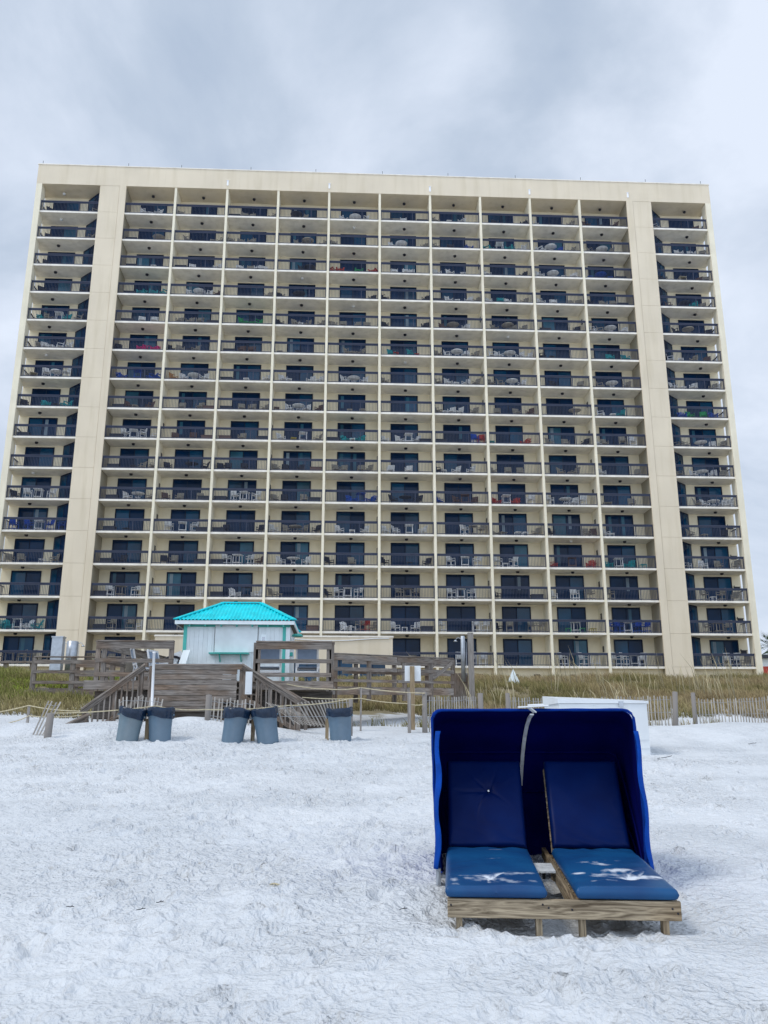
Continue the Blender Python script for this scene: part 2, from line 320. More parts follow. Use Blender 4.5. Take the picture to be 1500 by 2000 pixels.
    s2 = nd(nt, 'ShaderNodeMath'); s2.operation = 'ADD'; L.new(s1.outputs[0], s2.inputs[0]); L.new(f1.outputs[0], s2.inputs[1])
    bp = nd(nt, 'ShaderNodeBump'); bp.inputs['Distance'].default_value = .034; L.new(bkm.outputs[0], bp.inputs['Strength'])
    L.new(s2.outputs[0], bp.inputs['Height']); L.new(bp.outputs[0], b.inputs['Normal'])
    me.materials.append(m)
    o = bpy.data.objects.new('sand_ground', me); COL.objects.link(o); o['kind'] = 'structure'
build_ground()

# ------------------------------------------------------------------ condominium tower
H = 2.742; BX = -20.8; FY = 69.47; W = 4.75; Z16 = 7.18; D = 2.05; TOPZ = Z16+15*H
def slab_z(r): return Z16+(16-r)*H          # r = 1 (top) .. 16 (bottom): top of that row's slab
def bay_x(c):                                # c = 0 left end, 1..10, 11 right end
    if c == 0: return BX-7.5, BX-2.21
    if c == 11: return BX+47.5+2.21, BX+47.5+7.5
    return BX+(c-1)*W+(.19 if c == 1 else .11), BX+c*W-(.19 if c == 10 else .11)
def door_cx(c):
    if c == 0: return BX-5.85
    if c == 11: return BX+47.5+5.9
    return BX+(c-.5)*W-.05
tower = empty('condominium_tower', (BX+23.75, FY, 5.9), label='sixteen storey beige condominium tower with rows of dark railed balconies', cat='building')
ti = Vector(tower.location)
def tb(mb, name, mats, parent=tower):
    """build a mesh given in world coordinates as a child of the tower"""
    o = mb.build(name, mats, parent); o.location = -ti if parent is tower else (0, 0, 0); return o
CEIL = 2.58
topz = TOPZ+2.742
# body
m = MB(); m.box(BX-7.96, BX+47.5+7.96, FY+D, FY+21, 4.0, topz+1.6, 1.0); tb(m, 'rear_wall', stucco_in)
m = MB(); m.box(BX-7.4, BX+54.9, FY+.55, FY+D-.02, 4.2, Z16-.17, .86)
for c in range(0, 12):
    for k in range(2):
        x0, x1 = bay_x(c); xx = x0+(x1-x0)*(.3+.4*k); m.box(xx, xx+.5, FY+.53, FY+.6, 6.35, 6.55, .15)
tb(m, 'foundation_wall', stucco_in)
# parapet
m = MB(); m.box(BX-8.02, BX+47.5+8.02, FY-.12, FY+.25, topz, TOPZ+4.77, 1.0); m.box(BX-8.02, BX+55.52, FY+.25, FY+D+.3, topz, topz+.25, .95)
m.box(BX-8.02, BX-7.7, FY+.25, FY+21, topz, TOPZ+4.77, 1.0); m.box(BX+55.2, BX+55.52, FY+.25, FY+21, topz, TOPZ+4.77, 1.0)
m.box(BX-7.7, BX+55.2, FY+20.7, FY+21, topz, TOPZ+4.77, 1.0)
tb(m, 'parapet', stucco)
m = MB(); m.box(BX-8.07, BX+55.57, FY-.17, FY+.3, TOPZ+4.774, TOPZ+4.87, 1.0); tb(m, 'parapet_cap', slab_m)
for c in (2, 4, 6, 8, 10):
    m = MB(); x = BX+c*W; m.box(x-.08, x+.08, FY-.15, FY-.118, TOPZ+3.12, TOPZ+3.62, 1.0); m.box(x-.11, x+.11, FY-.20, FY-.121, TOPZ+3.62, TOPZ+3.66, .6); tb(m, 'scupper', conc)
for px in (82, 250, 354, 490, 617, 747, 875, 1006, 1133, 1259, 1366):
    p = at(px, 330, FY); m = MB(); m.tube([(p.x, FY+.1, TOPZ+4.85), (p.x, FY+.1, TOPZ+5.35)], .02, 5); tb(m, 'lightning_rod', light_dark)
# piers with panel joints
for s in (0, 1):
    m = MB()
    xa, xb = (BX-2.21, BX+.19) if s == 0 else (BX+47.31, BX+49.71)
    m.box(xa+.02, xb-.02, FY+.0, FY+D+.1, 4.2, topz, 1.0, 1)
    xs_ = (xb-.62) if s == 0 else (xa+.62)   # vertical seam
    for r in range(0, 17):
        z0 = slab_z(r+1)-.02 if r < 16 else 4.2; z1 = slab_z(r)-.05 if r > 0 else topz
        z0 = slab_z(r+1)-.03 if r < 16 else 4.2
        z1 = topz if r == 0 else slab_z(r)-.045
        lo, hi = min(xa, xs_), max(xs_, xa)
        if s == 0: m.box(xa, xs_-.012, FY-.10, FY-.0, z0, z1, 1.0, 0)
        else: m.box(xs_+.012, xb, FY-.10, FY-.0, z0, z1, 1.0, 0)
    if s == 0: m.box(xs_+.012, xb, FY-.13, FY+.0, 4.2, topz, 1.0, 0)
    else: m.box(xa, xs_-.012, FY-.13, FY+.0, 4.2, topz, 1.0, 0)
    tb(m, 'pier', [stucco, stucco_seam])
for c in range(1, 10):
    m = MB(); x = BX+c*W; m.box(x-.105, x+.105, FY-.09, FY+D+.01, 4.2, topz, 1.0); tb(m, 'divider_wall', cream_lit)
for s in (0, 1):
    m = MB(); x0, x1 = (BX-8.02, BX-7.5) if s == 0 else (BX+55.0, BX+55.52)
    m.box(x0, x1, FY-.12, FY+.8, 4.2, topz, 1.0); tb(m, 'end_fin', cream_lit)
# shared balcony meshes
def bal_slab(x0, x1, c):
    m = MB(); 
    m.box(x0-.0, x1+.0, FY, FY+D-.0, -.17, 0.0, 1.0)
    return m
def add_slab(m, x0, x1, z): m.box(x0, x1, FY+.0, FY+D+.004, z-.17, z, 1.0)
def add_rail(m, x0, x1, z, c):
    z += .0
    m.box(x0+.01, x1-.01, FY+.03, FY+.17, z+1.02, z+1.09, 1.0)
    m.box(x0+.01, x1-.01, FY+.075, FY+.125, z+.90, z+1.02, 1.1)
    m.box(x0+.01, x1-.01, FY+.07, FY+.13, z+.07, z+.115, 1.0)
    n = int((x1-x0)/.125)
    for k in range(1, n):
        x = x0+(x1-x0)*k/n; m.box(x-.011, x+.011, FY+.088, FY+.112, z+.115, z+.90, 1.0)
    for x in (x0+.04, x1-.04, x0+(x1-x0)*.66):
        m.box(x-.03, x+.03, FY+.07, FY+.13, z, z+1.0, 1.0)
    if c in (0, 11):
        xe = x0-.12 if c == 0 else x1+.12
        m.box(xe-.05, xe+.05, FY+.82, FY+D, z+1.02, z+1.08, 1.0); m.box(xe-.02, xe+.02, FY+.82, FY+D, z+.07, z+.11, 1.0)
        for k in range(1, 9):
            y = FY+.82+k*(D-.85)/9; m.box(xe-.011, xe+.011, y-.011, y+.011, z+.11, z+1.02, 1.0)
def add_door(m, c, z, rnd, sidemb=None):
    cx = door_cx(c); w = 1.24; y1 = FY+D
    zt = z+2.42
    for (a, b_, e, f_) in ((-w, -w+.06, 0, 2.42), (w-.06, w, 0, 2.42), (-w+.06, w-.06, 2.36, 2.42), (-w+.06, w-.06, 0, .05)):
        m.box(cx+a, cx+b_, y1-.07, y1+.01, z+e, z+f_, 1.0, 0)
    k = rnd.random(); mi2 = 2 if k < .62 else (3 if k < .74 else 1); sd = rnd.random() < .6
    for q, (a, b_) in enumerate(((-w+.06, 0.0), (0.0, w-.06))):
        mi = mi2 if (q == 1) == sd else 1; yy = y1-.03-(.02 if (q == 1) == sd else 0)
        m.box(cx+a+.05, cx+b_-.05, yy, yy+.012, z+.12, z+2.28, 1.0, mi)
        for (u0, u1, v0, v1) in ((a, a+.05, .05, 2.36), (b_-.05, b_, .05, 2.36), (a+.05, b_-.05, .05, .12), (a+.05, b_-.05, 2.28, 2.36)):
            m.box(cx+u0, cx+u1, yy-.006, yy+.018, z+v0, z+v1, 1.0, 0)
        if mi == 3 or rnd.random() < .16:      # a curtain half drawn behind the glass
            m.box(cx+a+.05+.15, cx+a+.05+.42, yy-.003, yy+.003, z+(.14 if rnd.random() < .6 else 1.1), z+2.26, 1.0, 4 if rnd.random() < .4 else 3)
    if c in (0, 11):                            # glazed inner side wall
        x0, x1 = bay_x(c); xe = x1 if c == 0 else x0; s = -1 if c == 0 else 1
        m = sidemb; A = Vector((xe+s*.0, FY+.55, 0)); B = Vector((xe+s*1.62, FY+D, 0)); d = (B-A); n_ = Vector((0, 0, 1)).cross(d).normalized()*(1 if c == 0 else -1)
        if n_.y > 0: n_ = -n_
        hz = Vector((0, 0, z+CEIL/2)); m.bar(A+hz, B+hz, .08, CEIL-.004, 1.0, 0)
        for (t0, t1) in ((.08, .47), (.53, .92)):
            p = A.lerp(B, t0)+hz+n_*.045; q = A.lerp(B, t1)+hz+n_*.045; m.bar(p, q, .012, CEIL-.35, 1.0, 1 if t0 < .2 else 2)
def add_light(m, c, z, white):
    x0, x1 = bay_x(c); cx = (x0+x1)/2 if 0 < c < 11 else door_cx(c)
    m.lathe([(0.0, -.0), (.15, -.0), (.15, -.05), (.12, -.14), (0.0, -.17)], 10, Matrix.Translation((cx, FY+1.05, z+H-.172)), 1.0, 1 if white else 0)
rr = random.Random(11)
WHITE_LIGHTS = {(2, 5), (1, 0), (7, 6), (5, 5), (4, 4), (2, 0), (13, 9), (6, 8)}
up = [MB(), MB(), MB(), MB(), MB()]
glass_d = glass('glass_blind', (.16, .22, .27), .3, .3)
dmats = [doorframe_m, glass_a, glass_b, glass_c, glass_d]
for r in range(1, 17):
    for c in range(12):
        x0, x1 = bay_x(c); z = slab_z(r)
        xs0 = x0-(.12 if c == 0 else 0)*1; xs1 = x1+(.12 if c == 11 else 0)
        sx0 = BX-7.96 if c == 0 else x0; sx1 = BX+55.46 if c == 11 else x1
        if r <= 8:
            ms = up
        else:
            ms = [MB(), MB(), MB(), MB(), MB()]
        if c in (0, 11):
            add_slab(ms[0], x0, x1, z)
            if c == 0: ms[0].box(BX-7.9, x0, FY+.8, FY+D, z-.17, z, 1.0)
            else: ms[0].box(x1, BX+55.4, FY+.8, FY+D, z-.17, z, 1.0)
        else: add_slab(ms[0], x0, x1, z)
        add_rail(ms[1], x0, x1, z, c); add_door(ms[2], c, z, rr, ms[4]); add_light(ms[3], c, z, (r, c) in WHITE_LIGHTS or rr.random() < .03)
        if r > 8:
            b = tb(ms[0], 'balcony', slab_m)
            tb(ms[1], 'railing', rail_m, b); tb(ms[2], 'sliding_door', dmats, b); tb(ms[3], 'ceiling_light', [light_dark, light_white], b)
            if c in (0, 11): tb(ms[4], 'side_window', dmats, b)
b = tb(up[0], 'balcony', slab_m); b['kind'] = 'stuff'
for q, nm, mm in ((1, 'railing', rail_m), (2, 'sliding_door', dmats), (3, 'ceiling_light', [light_dark, light_white]), (4, 'side_window', dmats)):
    o = tb(up[q], nm, mm, b); o['kind'] = 'stuff'

# ------------------------------------------------------------------ balcony furniture
def chair_parts(kind):
    f = MB(); s = MB()
    if kind in 'ch':
        sh = .42 if kind == 'c' else .68; bh = .92 if kind == 'c' else 1.2; w = .27
        for x in (-w, w):
            f.tube([(x, -.27, 0), (x, -.25, sh+.2)], .028, 5); f.tube([(x, .27, 0), (x, .22, sh), (x, .34, bh)], .028, 5)
            f.tube([(x, -.27, sh+.2), (x*1.05, .25, sh+.21)], .032, 5); f.tube([(x, -.25, sh-.03), (x, .24, sh-.03)], .02, 5)
            if kind == 'h': f.tube([(x, -.26, .25), (x, .26, .25)], .022, 5)
        f.tube([(-w, -.25, sh-.03), (w, -.25, sh-.03)], .02, 5); f.tube([(-w, .34, bh), (w, .34, bh)], .028, 5); f.tube([(-w, .25, sh-.05), (w, .25, sh-.05)], .024, 5)
        if kind == 'h': f.tube([(-w, -.27, .25), (w, -.27, .25)], .024, 5); f.tube([(-w, .27, .3), (w, .27, .3)], .024, 5)
        s.box(-w+.02, w-.02, -.25, .22, sh-.02, sh+.005, 1.0); s.bar((0, .235, sh+.05), (0, .335, bh-.03), .5, .012, 1.0, up=(0, 1, 0))
    elif kind == 'a':
        for x in (-.3, .3):
            f.bar((x, -.35, 0), (x, -.35, .52), .09, .03); f.bar((x, -.38, .36), (x, .5, .1), .03, .1); f.bar((x*1.1, -.42, .54), (x*1.1, .36, .54), .13, .03); f.bar((x, .3, .0), (x, .33, .54), .03, .07)
        for k in range(5):
            y = -.36+k*.12; s.bar((-.3, y, .40-k*.035), (.3, y, .40-k*.035), .1, .02)
        for k in range(5):
            x = -.22+k*.11; s.bar((x, .15, .24), (x*1.25, .47, .95-abs(x)*.35), .095, .02, up=(0, 1, 0))
        f.bar((-.3, .36, .52), (.3, .36, .52), .04, .06)
    elif kind == 'l':
        for x in (-.3, .3):
            f.tube([(x, -.8, .32), (x, .25, .32), (x, .85, .75)], .028, 5); f.tube([(x, -.7, 0), (x, -.7, .32)], .028, 5); f.tube([(x, .25, 0), (x, .25, .32)], .028, 5)
        s.box(-.28, .28, -.78, .25, .31, .335, 1.0); s.bar((0, .26, .34), (0, .83, .74), .56, .015, 1.0, up=(0, 1, 0))
    return f, s
def table_mesh(kind):
    f = MB()
    if kind == 't':
        f.box(-.24, .24, -.24, .24, .42, .45, 1.0)
        for x in (-.2, .2):
            for y in (-.2, .2): f.box(x-.02, x+.02, y-.02, y+.02, 0, .42, 1.0)
    elif kind == 'T':
        f.box(-.36, .36, -.36, .36, .94, .98, 1.0); f.box(-.3, .3, -.3, .3, .28, .31, 1.0)
        for x in (-.3, .3):
            for y in (-.3, .3): f.bar((x, y, 0), (x*.9, y*.9, .94), .04, .04, 1.0)
    elif kind == 'D':
        f.lathe([(0, .70), (.55, .70), (.56, .72), (.55, .74), (0, .74)], 24)
        for k in range(4):
            a = PI/4+k*PI/2; f.tube([(math.cos(a)*.42, math.sin(a)*.42, 0), (math.cos(a)*.18, math.sin(a)*.18, .36), (math.cos(a)*.36, math.sin(a)*.36, .70)], .02, 5)
        f.lathe([(.17, .34), (.19, .36), (.17, .38), (.15, .36), (.17, .34)], 14)
    return f
def box_mesh():
    f = MB(); l = MB(); f.box(-.5, .5, -.25, .25, 0, .46, 1.0); f.box(-.46, .46, -.258, -.25, .06, .4, .8)
    l.box(-.53, .53, -.28, .28, .463, .52, 1.1); l.box(-.47, .47, -.22, .22, .52, .545, 1.1); f.box(-.06, .06, -.27, -.258, .34, .4, .5)
    return f, l
mesh_cache = {}
def furn_mesh(kind, col):
    k = (kind, col)
    if k not in mesh_cache:
        fm, sm = MATS['furn_'+col], MATS['sling_'+col]
        if kind in 'chal':
            f, s = chair_parts(kind); mesh_cache[k] = (f.mesh('frame', fm), s.mesh('seat', sm if kind != 'a' else fm))
        elif kind == 'b':
            f, s = box_mesh(); mesh_cache[k] = (f.mesh('storage_body', MATS['furn_'+col]), s.mesh('lid', MATS['furn_'+col]))
        else: mesh_cache[k] = (table_mesh(kind).mesh('table', fm),)
    return mesh_cache[k]
ROWS = {
1: "dc14 gc88|wc38 wt50 wc66|gc8|db12 gc33 gc47 gc90|dD35 gc50|wc28 wD52 wc72|gb15 gb30 wc48 db92|gc10 wt38 wc65|dc30 dc95|wc10 gc85|nc15 dt45 nc75|wc10 nc85",
2: "dc15 gc85|db15 gD70|gc25 gt75 gc92|gc5 gc28 gc50|gc40 gD60 gc92|gc8|wc25 wD43 gc90|gc10 dc40 ba78|ta15 wT38 ta60 wc85|wa20 wD40 bc58 gc85|gc22 wD45 gc62|wc48 wc72 gc90",
3: "dc18|db20 wt65|db15 wc38 wc88|wc28 gc50 wc65 wc78|dD65 dc50|ra8 ra22 Ga60 ra90|wc28 wc52 wc62|wc12 wc38 wt65|wc10 dc85|wc15 wD42 wt65 wc85|bt15 bD38 bt58 db80|dc15 gl45 nc82 gc95",
4: "dc15 dc85|db20 ta45 ta68 ta95|wc38 wD55 wc73 nc95|gc88|dc8 dD45|dc88|dc8 dc92|db10 wc35 wt52 wc75 gc92|wc10 tc35 wc50 gc85|wc15 wc40 gc75 gc92|dc10 gc40 gc60 db80|nc22 dD50 tc65 gc82",
5: "ta20 gc32 wT48 tc62 gc80|db20 wc50 wc75|gc20 gc40 gc60 db85|Gc40 Gt52 Ga68|dc5 gc40 wt50 gc62 gc95|gc10 gc30 gc60 gc78|dc5 dc90|nc22 gD42 wc68|gc22 gD48 gc60 gc80|db20 dc85|wc12 gc30 wD50 wc78|dc30 gD50 dc88",
6: "gc22 wc30 wt42 wc55 wc68|dc8 pa55 pa80|dc5 gc25 dt42 gc55|db15 nc40 nc60|gt10 dt45|gc40 gt50 gc65|tc22 rt30 tc62 rt72|gc10 wc30 wD48 wc65 gc85|wc15 wc28 wD50 wc70 wc88|dc10 dt30|tc45 tc78|wc15 wt32 gc55 nc80",
7: "gl15 wh38 wD55 wh70|ba18 bT50 ba78 ba92|oc15 wc35 wD55 wc75|db12 wt52 wc93|wc18 wt30 wc72 wc90|wc35 wD52 wc72|gc8|gc10 wc30 wt45 wc65 gc85|gc10 gc30 wD52 wc72|dc30 gc85|gc22 wD45 gc75|wc15 wt32 wc50 gc85 wc95",
8: "dc5 ta42 dt60 ta75|db18 nc38 gt50 nc78|gc35 gc70 nb90|db15 gc45 gc65 gc90|nt5 wc33 wD50 wc65 nc90|gt45 gt70||gc8 wt22 wc35 wc50 gc80|gc20 gc60 nc85|gD70|wc18 wt42 tc58|ba25 Gc40 Gc62 ba78",
9: "db12|db18 wh35 wT50 wh68 wc90|nc25 nc60 nb90|nb15 gc48 db90|wc18 yt42 wT60 gc88|db12 ta38 wt52 ta65|wc8 wc38 wT55 wc70 db88|db10 bh80 rh92|tt8 ra75|gc18 gc50 dc88|wc8 gc22 gh58 wh78|gc15 gc30 wD55 wc75 gc92",
10: "|db18 dt55 gc70 gc92|dc15 dD60 dc85|dc10 dc25 dc55|gc10 dc28 dc58 nb88|gc20 gc35 gc68 gc82|wc20 wc55|dc5 wt18 wc42 wc70|gc8 gc38 gc62|gc38 gt55 gc65|wc12 gc85|gc15 wc38 wD52 wc70 gc88",
11: "dc8 wh28 wT45 wh65|db20 wc48 wD68 gc92|nc15 gc40 gc80 db92|db12 wh40 wT58 wh80|gc10 dc28 gc65 db85|ba50 bT68 ba88|dc25 dD48 dc72|bc8 nc42 nT58 nc75|ra12 wT32 ra50 wh80|wh12 wD42 wc58 wh75|gl20 gc68|gc38 wc52 wD66 wc80 wc93",
12: "bh12 bh35 wT52 bh68 bh85|db20 dt50|wh25 wT50 wh72 db92|db12 dc24 dc90|wc10 gc35 gD50 gc65 dc90|wc28 wt52 wc75|wc10 wc30 wT55 wc80|wh55 gT72 gh88|gl15 wt52 wt66 gc88|dc10 gc80 nc92|wc12 wt24|gc22 gt45 dc78",
13: "gc12 gc30 wt62 gc80|db20 dc48|dc20 gc38 db92|db12 wh30 wT50 wh72 nc90|wc25 wD48 wc72|dc10 gc52|dc8 dt55 dc88|wh28 wT55 wh78|wh12 wt26 wh42|ra10 nT48 ra85|ta10 wT33 ta55 tt80|wc12 wc38 gc65 gc92",
14: "|db12 wh30 gT50 wh78|wc12 wc95|db15 wa48 dT68 wa88|gc12 gt24 db90|dc8 wh28 wT45 wh65|gh36 gT51 gh66|wh28 wT46 wh65|dc5 db83|wc8 wh50 gh80|gh12|gh35 wt48 gh62 gc85",
15: "ta5 ta20 wT34 wa50 ta64|db18 gh38 gh72 wc92|gc60||nb88|wa42 wt55 gh68 rh78 gc92|wc28 wt45 wc65 db86|wh8 wh72 wh90|dc6 gh30 gh72 gh88|Gt34 wT48 Gt60 yt80|bh12 bh26 wT42 bh60 bh78|gh35 gT52 gh68",
16: "gh10 gT28 gh45 gh60 gc80|gc40|||||gc60|wh40 wh64 wh84||wh22 wh60 wT80|wh15 wh32 wT50 wh66|gh35 gT48 wh60 wh74 gc92"}
items = []
for r, line in ROWS.items():
    for c, cell in enumerate(line.split('|')):
        toks = [(t[0], t[1], int(t[2:])) for t in cell.split()]
        tabs = [p for (_, k, p) in toks if k in 'tTD']
        cnt = {}
        for (col, k, p) in sorted(toks, key=lambda t: t[2]):
            cls = 'chair' if k in 'chal' else ('box' if k == 'b' else 'table')
            key = (col, k); cnt[key] = cnt.get(key, 0)+1
            items.append([r, c, col, k, p, cls, cnt[key], tabs, sum(1 for t in toks if t[:2] == (col, k))])
KN = {'c': 'sling armchair', 'h': 'tall bar chair', 'a': 'slatted adirondack chair', 'l': 'lounge chair', 't': 'small square side table', 'T': 'tall square bar table', 'D': 'round dining table', 'b': 'storage box'}
ON = {'c': 'balcony_chair', 'h': 'bar_chair', 'a': 'adirondack_chair', 'l': 'lounge_chair', 't': 'side_table', 'T': 'bar_table', 'D': 'dining_table', 'b': 'storage_box'}
fr = random.Random(5)
chairs = [i for i in items if i[5] == 'chair']; chairs.sort(key=lambda i: -i[0]); single = set(id(i) for i in chairs[:300])
stuffv = MB(); stuff_meshes = []
for it in items:
    r, c, col, k, p, cls, num, tabs, tot = it
    x0, x1 = bay_x(c); x = x0+(x1-x0)*min(max(p, 8), 92)/100; y = FY+(.62 if r < 9 else .78)+fr.uniform(-.08, .12); z = slab_z(r)+.001
    if cls == 'chair':
        rot = fr.uniform(-.35, .35)
        if tabs:
            tp = min(tabs, key=lambda t: abs(t-p)); rot = (1 if tp > p else -1)*fr.uniform(.5, 1.15)
        elif p < 20: rot = fr.uniform(.3, .9)
        elif p > 80: rot = -fr.uniform(.3, .9)
    elif cls == 'box': rot = 0; y = FY+D-.55; x = min(max(x, x0+.6), x1-.6); y = FY+.75
    else: rot = fr.uniform(-.3, .3)
    ms = furn_mesh(k, col)
    if cls == 'chair' and id(it) not in single:
        stuff_meshes.append((ms, (x, y, z), rot)); continue
    pos = (' '+ORD[num]+' from left') if tot > 1 else ''
    lab = '%s %s%s, %s balcony from left, %s row down' % (cname[col], KN[k], pos, ORD[c+1], ORD[r])
    grp = {'chair': 'chairs on the tower balconies', 'table': 'tables on the tower balconies', 'box': 'storage boxes on the tower balconies'}[cls]
    if cls == 'table':
        o = link(ON[k], ms[0], None, (x, y, z), (0, 0, rot)); tag(o, lab, cls, grp)
    else:
        e = empty(ON[k], (x, y, z), (0, 0, rot), lab, 'chair' if cls == 'chair' else 'storage box', grp)
        for mm, nm in zip(ms, ('frame', 'seat') if cls == 'chair' else ('body', 'lid')): link(nm, mm, e)
# the rest of the chairs (above the 300 nearest) as one object
if stuff_meshes:
    bm = bmesh.new(); matl = []
    for ms, loc, rot in stuff_meshes:
        T = Matrix.Translation(loc) @ Matrix.Rotation(rot, 4, 'Z')
        for me in ms:
            mt = me.materials[0]
            if mt not in matl: matl.append(mt)
            n0 = len(bm.verts); f0 = len(bm.faces); bm.from_mesh(me); bm.verts.ensure_lookup_table(); bm.faces.ensure_lookup_table()
            for v in bm.verts[n0:]: v.co = T @ v.co
            for f in bm.faces[f0:]: f.material_index = matl.index(mt)
    me = bpy.data.meshes.new('upper_balcony_chairs'); bm.to_mesh(me); bm.free()
    for mt in matl: me.materials.append(mt)
    o = link('balcony_chairs', me); tag(o, 'many small chairs on the highest balcony rows of the tower', 'chairs', None, 'stuff')
# small dark wall ornaments hung on the side walls
m = MB(); m.box(-.03, 0, -.12, .12, 0, .5, 1.0)
for q in range(4): m.box(-.06, -.03, -.15, .15, .04+q*.12, .10+q*.12, 1.0)
orn = m.mesh('wall_ornament', light_dark)
OR = [(9, 2, 0), (10, 2, 0), (11, 2, 0), (12, 2, 0), (13, 2, 0), (14, 2, 0), (15, 2, 0), (9, 4, 0), (10, 4, 0), (11, 4, 0), (12, 4, 0), (14, 4, 0), (10, 5, 1), (11, 5, 1), (12, 5, 1), (13, 5, 1), (14, 5, 1),
      (7, 7, 1), (8, 7, 1), (10, 7, 1), (11, 7, 1), (12, 7, 1), (14, 7, 1), (15, 7, 1), (16, 7, 1), (5, 7, 1), (8, 9, 1), (9, 9, 1), (10, 9, 1), (11, 9, 1), (12, 9, 1), (13, 9, 1), (14, 9, 1), (15, 9, 1), (16, 9, 1), (3, 7, 1), (5, 9, 1)]
for (r, c, s) in OR:
    x0, x1 = bay_x(c); o = link('wall_ornament', orn, None, (x1-.003 if s else x0+.003, FY+1.1, slab_z(r)+1.25), (0, 0, 0 if s else PI))
    tag(o, 'small dark slatted ornament on side wall of %s balcony from left, %s row from top' % (ORD[c+1], ORD[r]), 'ornament', 'ornaments on balcony side walls')
for r in (10, 12, 13, 14, 15, 16):
    m = MB(); m.box(-.28, .28, -.12, 0, 0, .06, 1.0); m.box(-.24, .24, -.10, -.02, -.24, -.0, 1.0); m.box(-.27, -.23, -.12, -.05, -.0, .16, 1.0)
    o = link('wall_heater', m.mesh('wall_heater', light_dark), None, (door_cx(11)+1.65, FY+D-.003, slab_z(r)+1.5)); tag(o, 'black box bracketed beside the glass door, right end balcony, %s row from top' % ORD[r], 'wall box', 'black boxes on right end balconies')

# ------------------------------------------------------------------ low beige wall building in front of the ground floor
YW = 60.0; a = at(303, 1243, YW); b_ = at(767, 1243, YW)
low = empty('pool_building', ((a.x+b_.x)/2, YW, 5.2), label='low flat beige wall building with dark openings before the tower', cat='building'); lo = Vector(low.location)
def child(mb, name, mats, par, origin):
    o = mb.build(name, mats, par); o.location = -Vector(origin); return o
ztop = a.z; zb = at(500, 1288, YW).z
m = MB(); m.box(a.x, b_.x, YW, YW+.3, zb, ztop, 1.0); m.box(a.x, a.x+.3, YW+.3, YW+6, 4.6, ztop, 1.0); m.box(b_.x-.3, b_.x, YW+.3, YW+6, 4.6, ztop, 1.0); m.box(a.x+.3, b_.x-.3, YW+5.7, YW+6, 4.6, ztop, .7)
child(m, 'wall', stucco, low, lo)
m = MB(); m.box(a.x-.06, b_.x+.06, YW-.06, YW+6.05, ztop+.003, ztop+.12, 1.0); child(m, 'coping', slab_m, low, lo)
n = 7
for k in range(n+1):
    x = a.x+.02+(b_.x-a.x-.54)*k/n; m = MB(); m.box(x, x+.5, YW+.01, YW+.29, 4.6, zb, 1.0); child(m, 'column', stucco, low, lo)
for k in range(n):
    x = a.x+.52+(b_.x-a.x-.54)*k/n; x2 = a.x+.02+(b_.x-a.x-.54)*(k+1)/n
    m = MB(); m.box(x, x2, YW+.2, YW+.24, 4.6, zb, 1.0); m.box((x+x2)/2-.03, (x+x2)/2+.03, YW+.16, YW+.2, 4.6, zb, 1.0, 1); child(m, 'window', [glass_b, doorframe_m], low, lo)
pts = []
for k in range(13):
    t = k/12; px = 560+200*t; p = at(px, 1247+5*math.sin(PI*min(1, t*1.15))*.9, YW-.05); pts.append(p)
m = MB(); m.tube(pts, .035, 6); child(m, 'conduit', white_p, low, lo)

# ------------------------------------------------------------------ decks, stairs
def deck_root(name, loc, label, cat): return empty(name, loc, (0, 0, 0), label, cat)
YD = 26.2
Z2 = at(600, 1330, YD).z                       # upper deck floor
xL0, xL1 = at(187, 1300, YD).x, at(338, 1300, YD).x
xR0, xR1 = at(499, 1300, YD).x, at(648, 1300, YD).x
dk = deck_root('upper_deck', ((xL0+xR1)/2, YD+2.5, Z2), 'weathered grey wooden deck with plank railings carrying the white hut', 'deck'); do = Vector(dk.location)
m = MB()
for k in range(40):
    y = YD+.02+k*.142
    m.box(xL0-.05, xR1+.05, y, y+.134, Z2-.035, Z2)
child(m, 'floor', deckwood, dk, do)
for (x0, x1) in ((xL0-.3, xL1+.05), (xR0-.25, xR1+.05)):
    m = MB(); m.box(x0, x1, YD-.05, YD, Z2-.27, Z2-.003); child(m, 'fascia', deckwood, dk, do)
m = MB(); m.box(xL0-.05, xR1+.02, YD+.3, YD+.34, Z2-1.6, Z2-.3, .35)  # dark sheet standing for the shade beneath the deck
child(m, 'under_shade', deckwood, dk, do)
def rail_run(p0, p1, zf, posts, rails, root, origin, cap=True, h=1.12, toprail=.2, pw=.14, post_down=.3):
    """posts and horizontal boards between two plan points; zf floor height at both ends"""
    p0 = Vector(p0); p1 = Vector(p1); d = (p1-p0).normalized(); nrm = Vector((d.y, -d.x))
    if nrm.y > 0: nrm = -nrm
    z0, z1 = zf
    for t in posts:
        q = p0.lerp(p1, t); z = z0+(z1-z0)*t; m = MB(); w = pw/2
        m.box(q.x-w, q.x+w, q.y-w*.6, q.y+w*.6, z-post_down, z+h-.03); child(m, 'post', deckwood, root, origin)
    mb = MB(); off = nrm*(pw*.3+.022)
    for (hz, hh) in rails:
        a_ = Vector((p0.x+off.x, p0.y+off.y, z0+hz)); b2 = Vector((p1.x+off.x, p1.y+off.y, z1+hz)); n_ = max(1, round((b2-a_).length/2.4))
        for k in range(n_): mb.bar(a_.lerp(b2, k/n_), a_.lerp(b2, (k+1)/n_-.004), .038, hh)
    child(mb, 'rail', deckwood, root, origin)
    if cap:
        mb = MB(); mb.bar((p0.x, p0.y-.02, z0+h), (p1.x, p1.y-.02, z1+h), .17, .04); child(mb, 'cap_rail', deckwood, root, origin)
RH = at(600, 1254, YD).z-Z2
R3 = [(RH-.13, .19), (.62*RH, .1), (.22*RH, .1)]
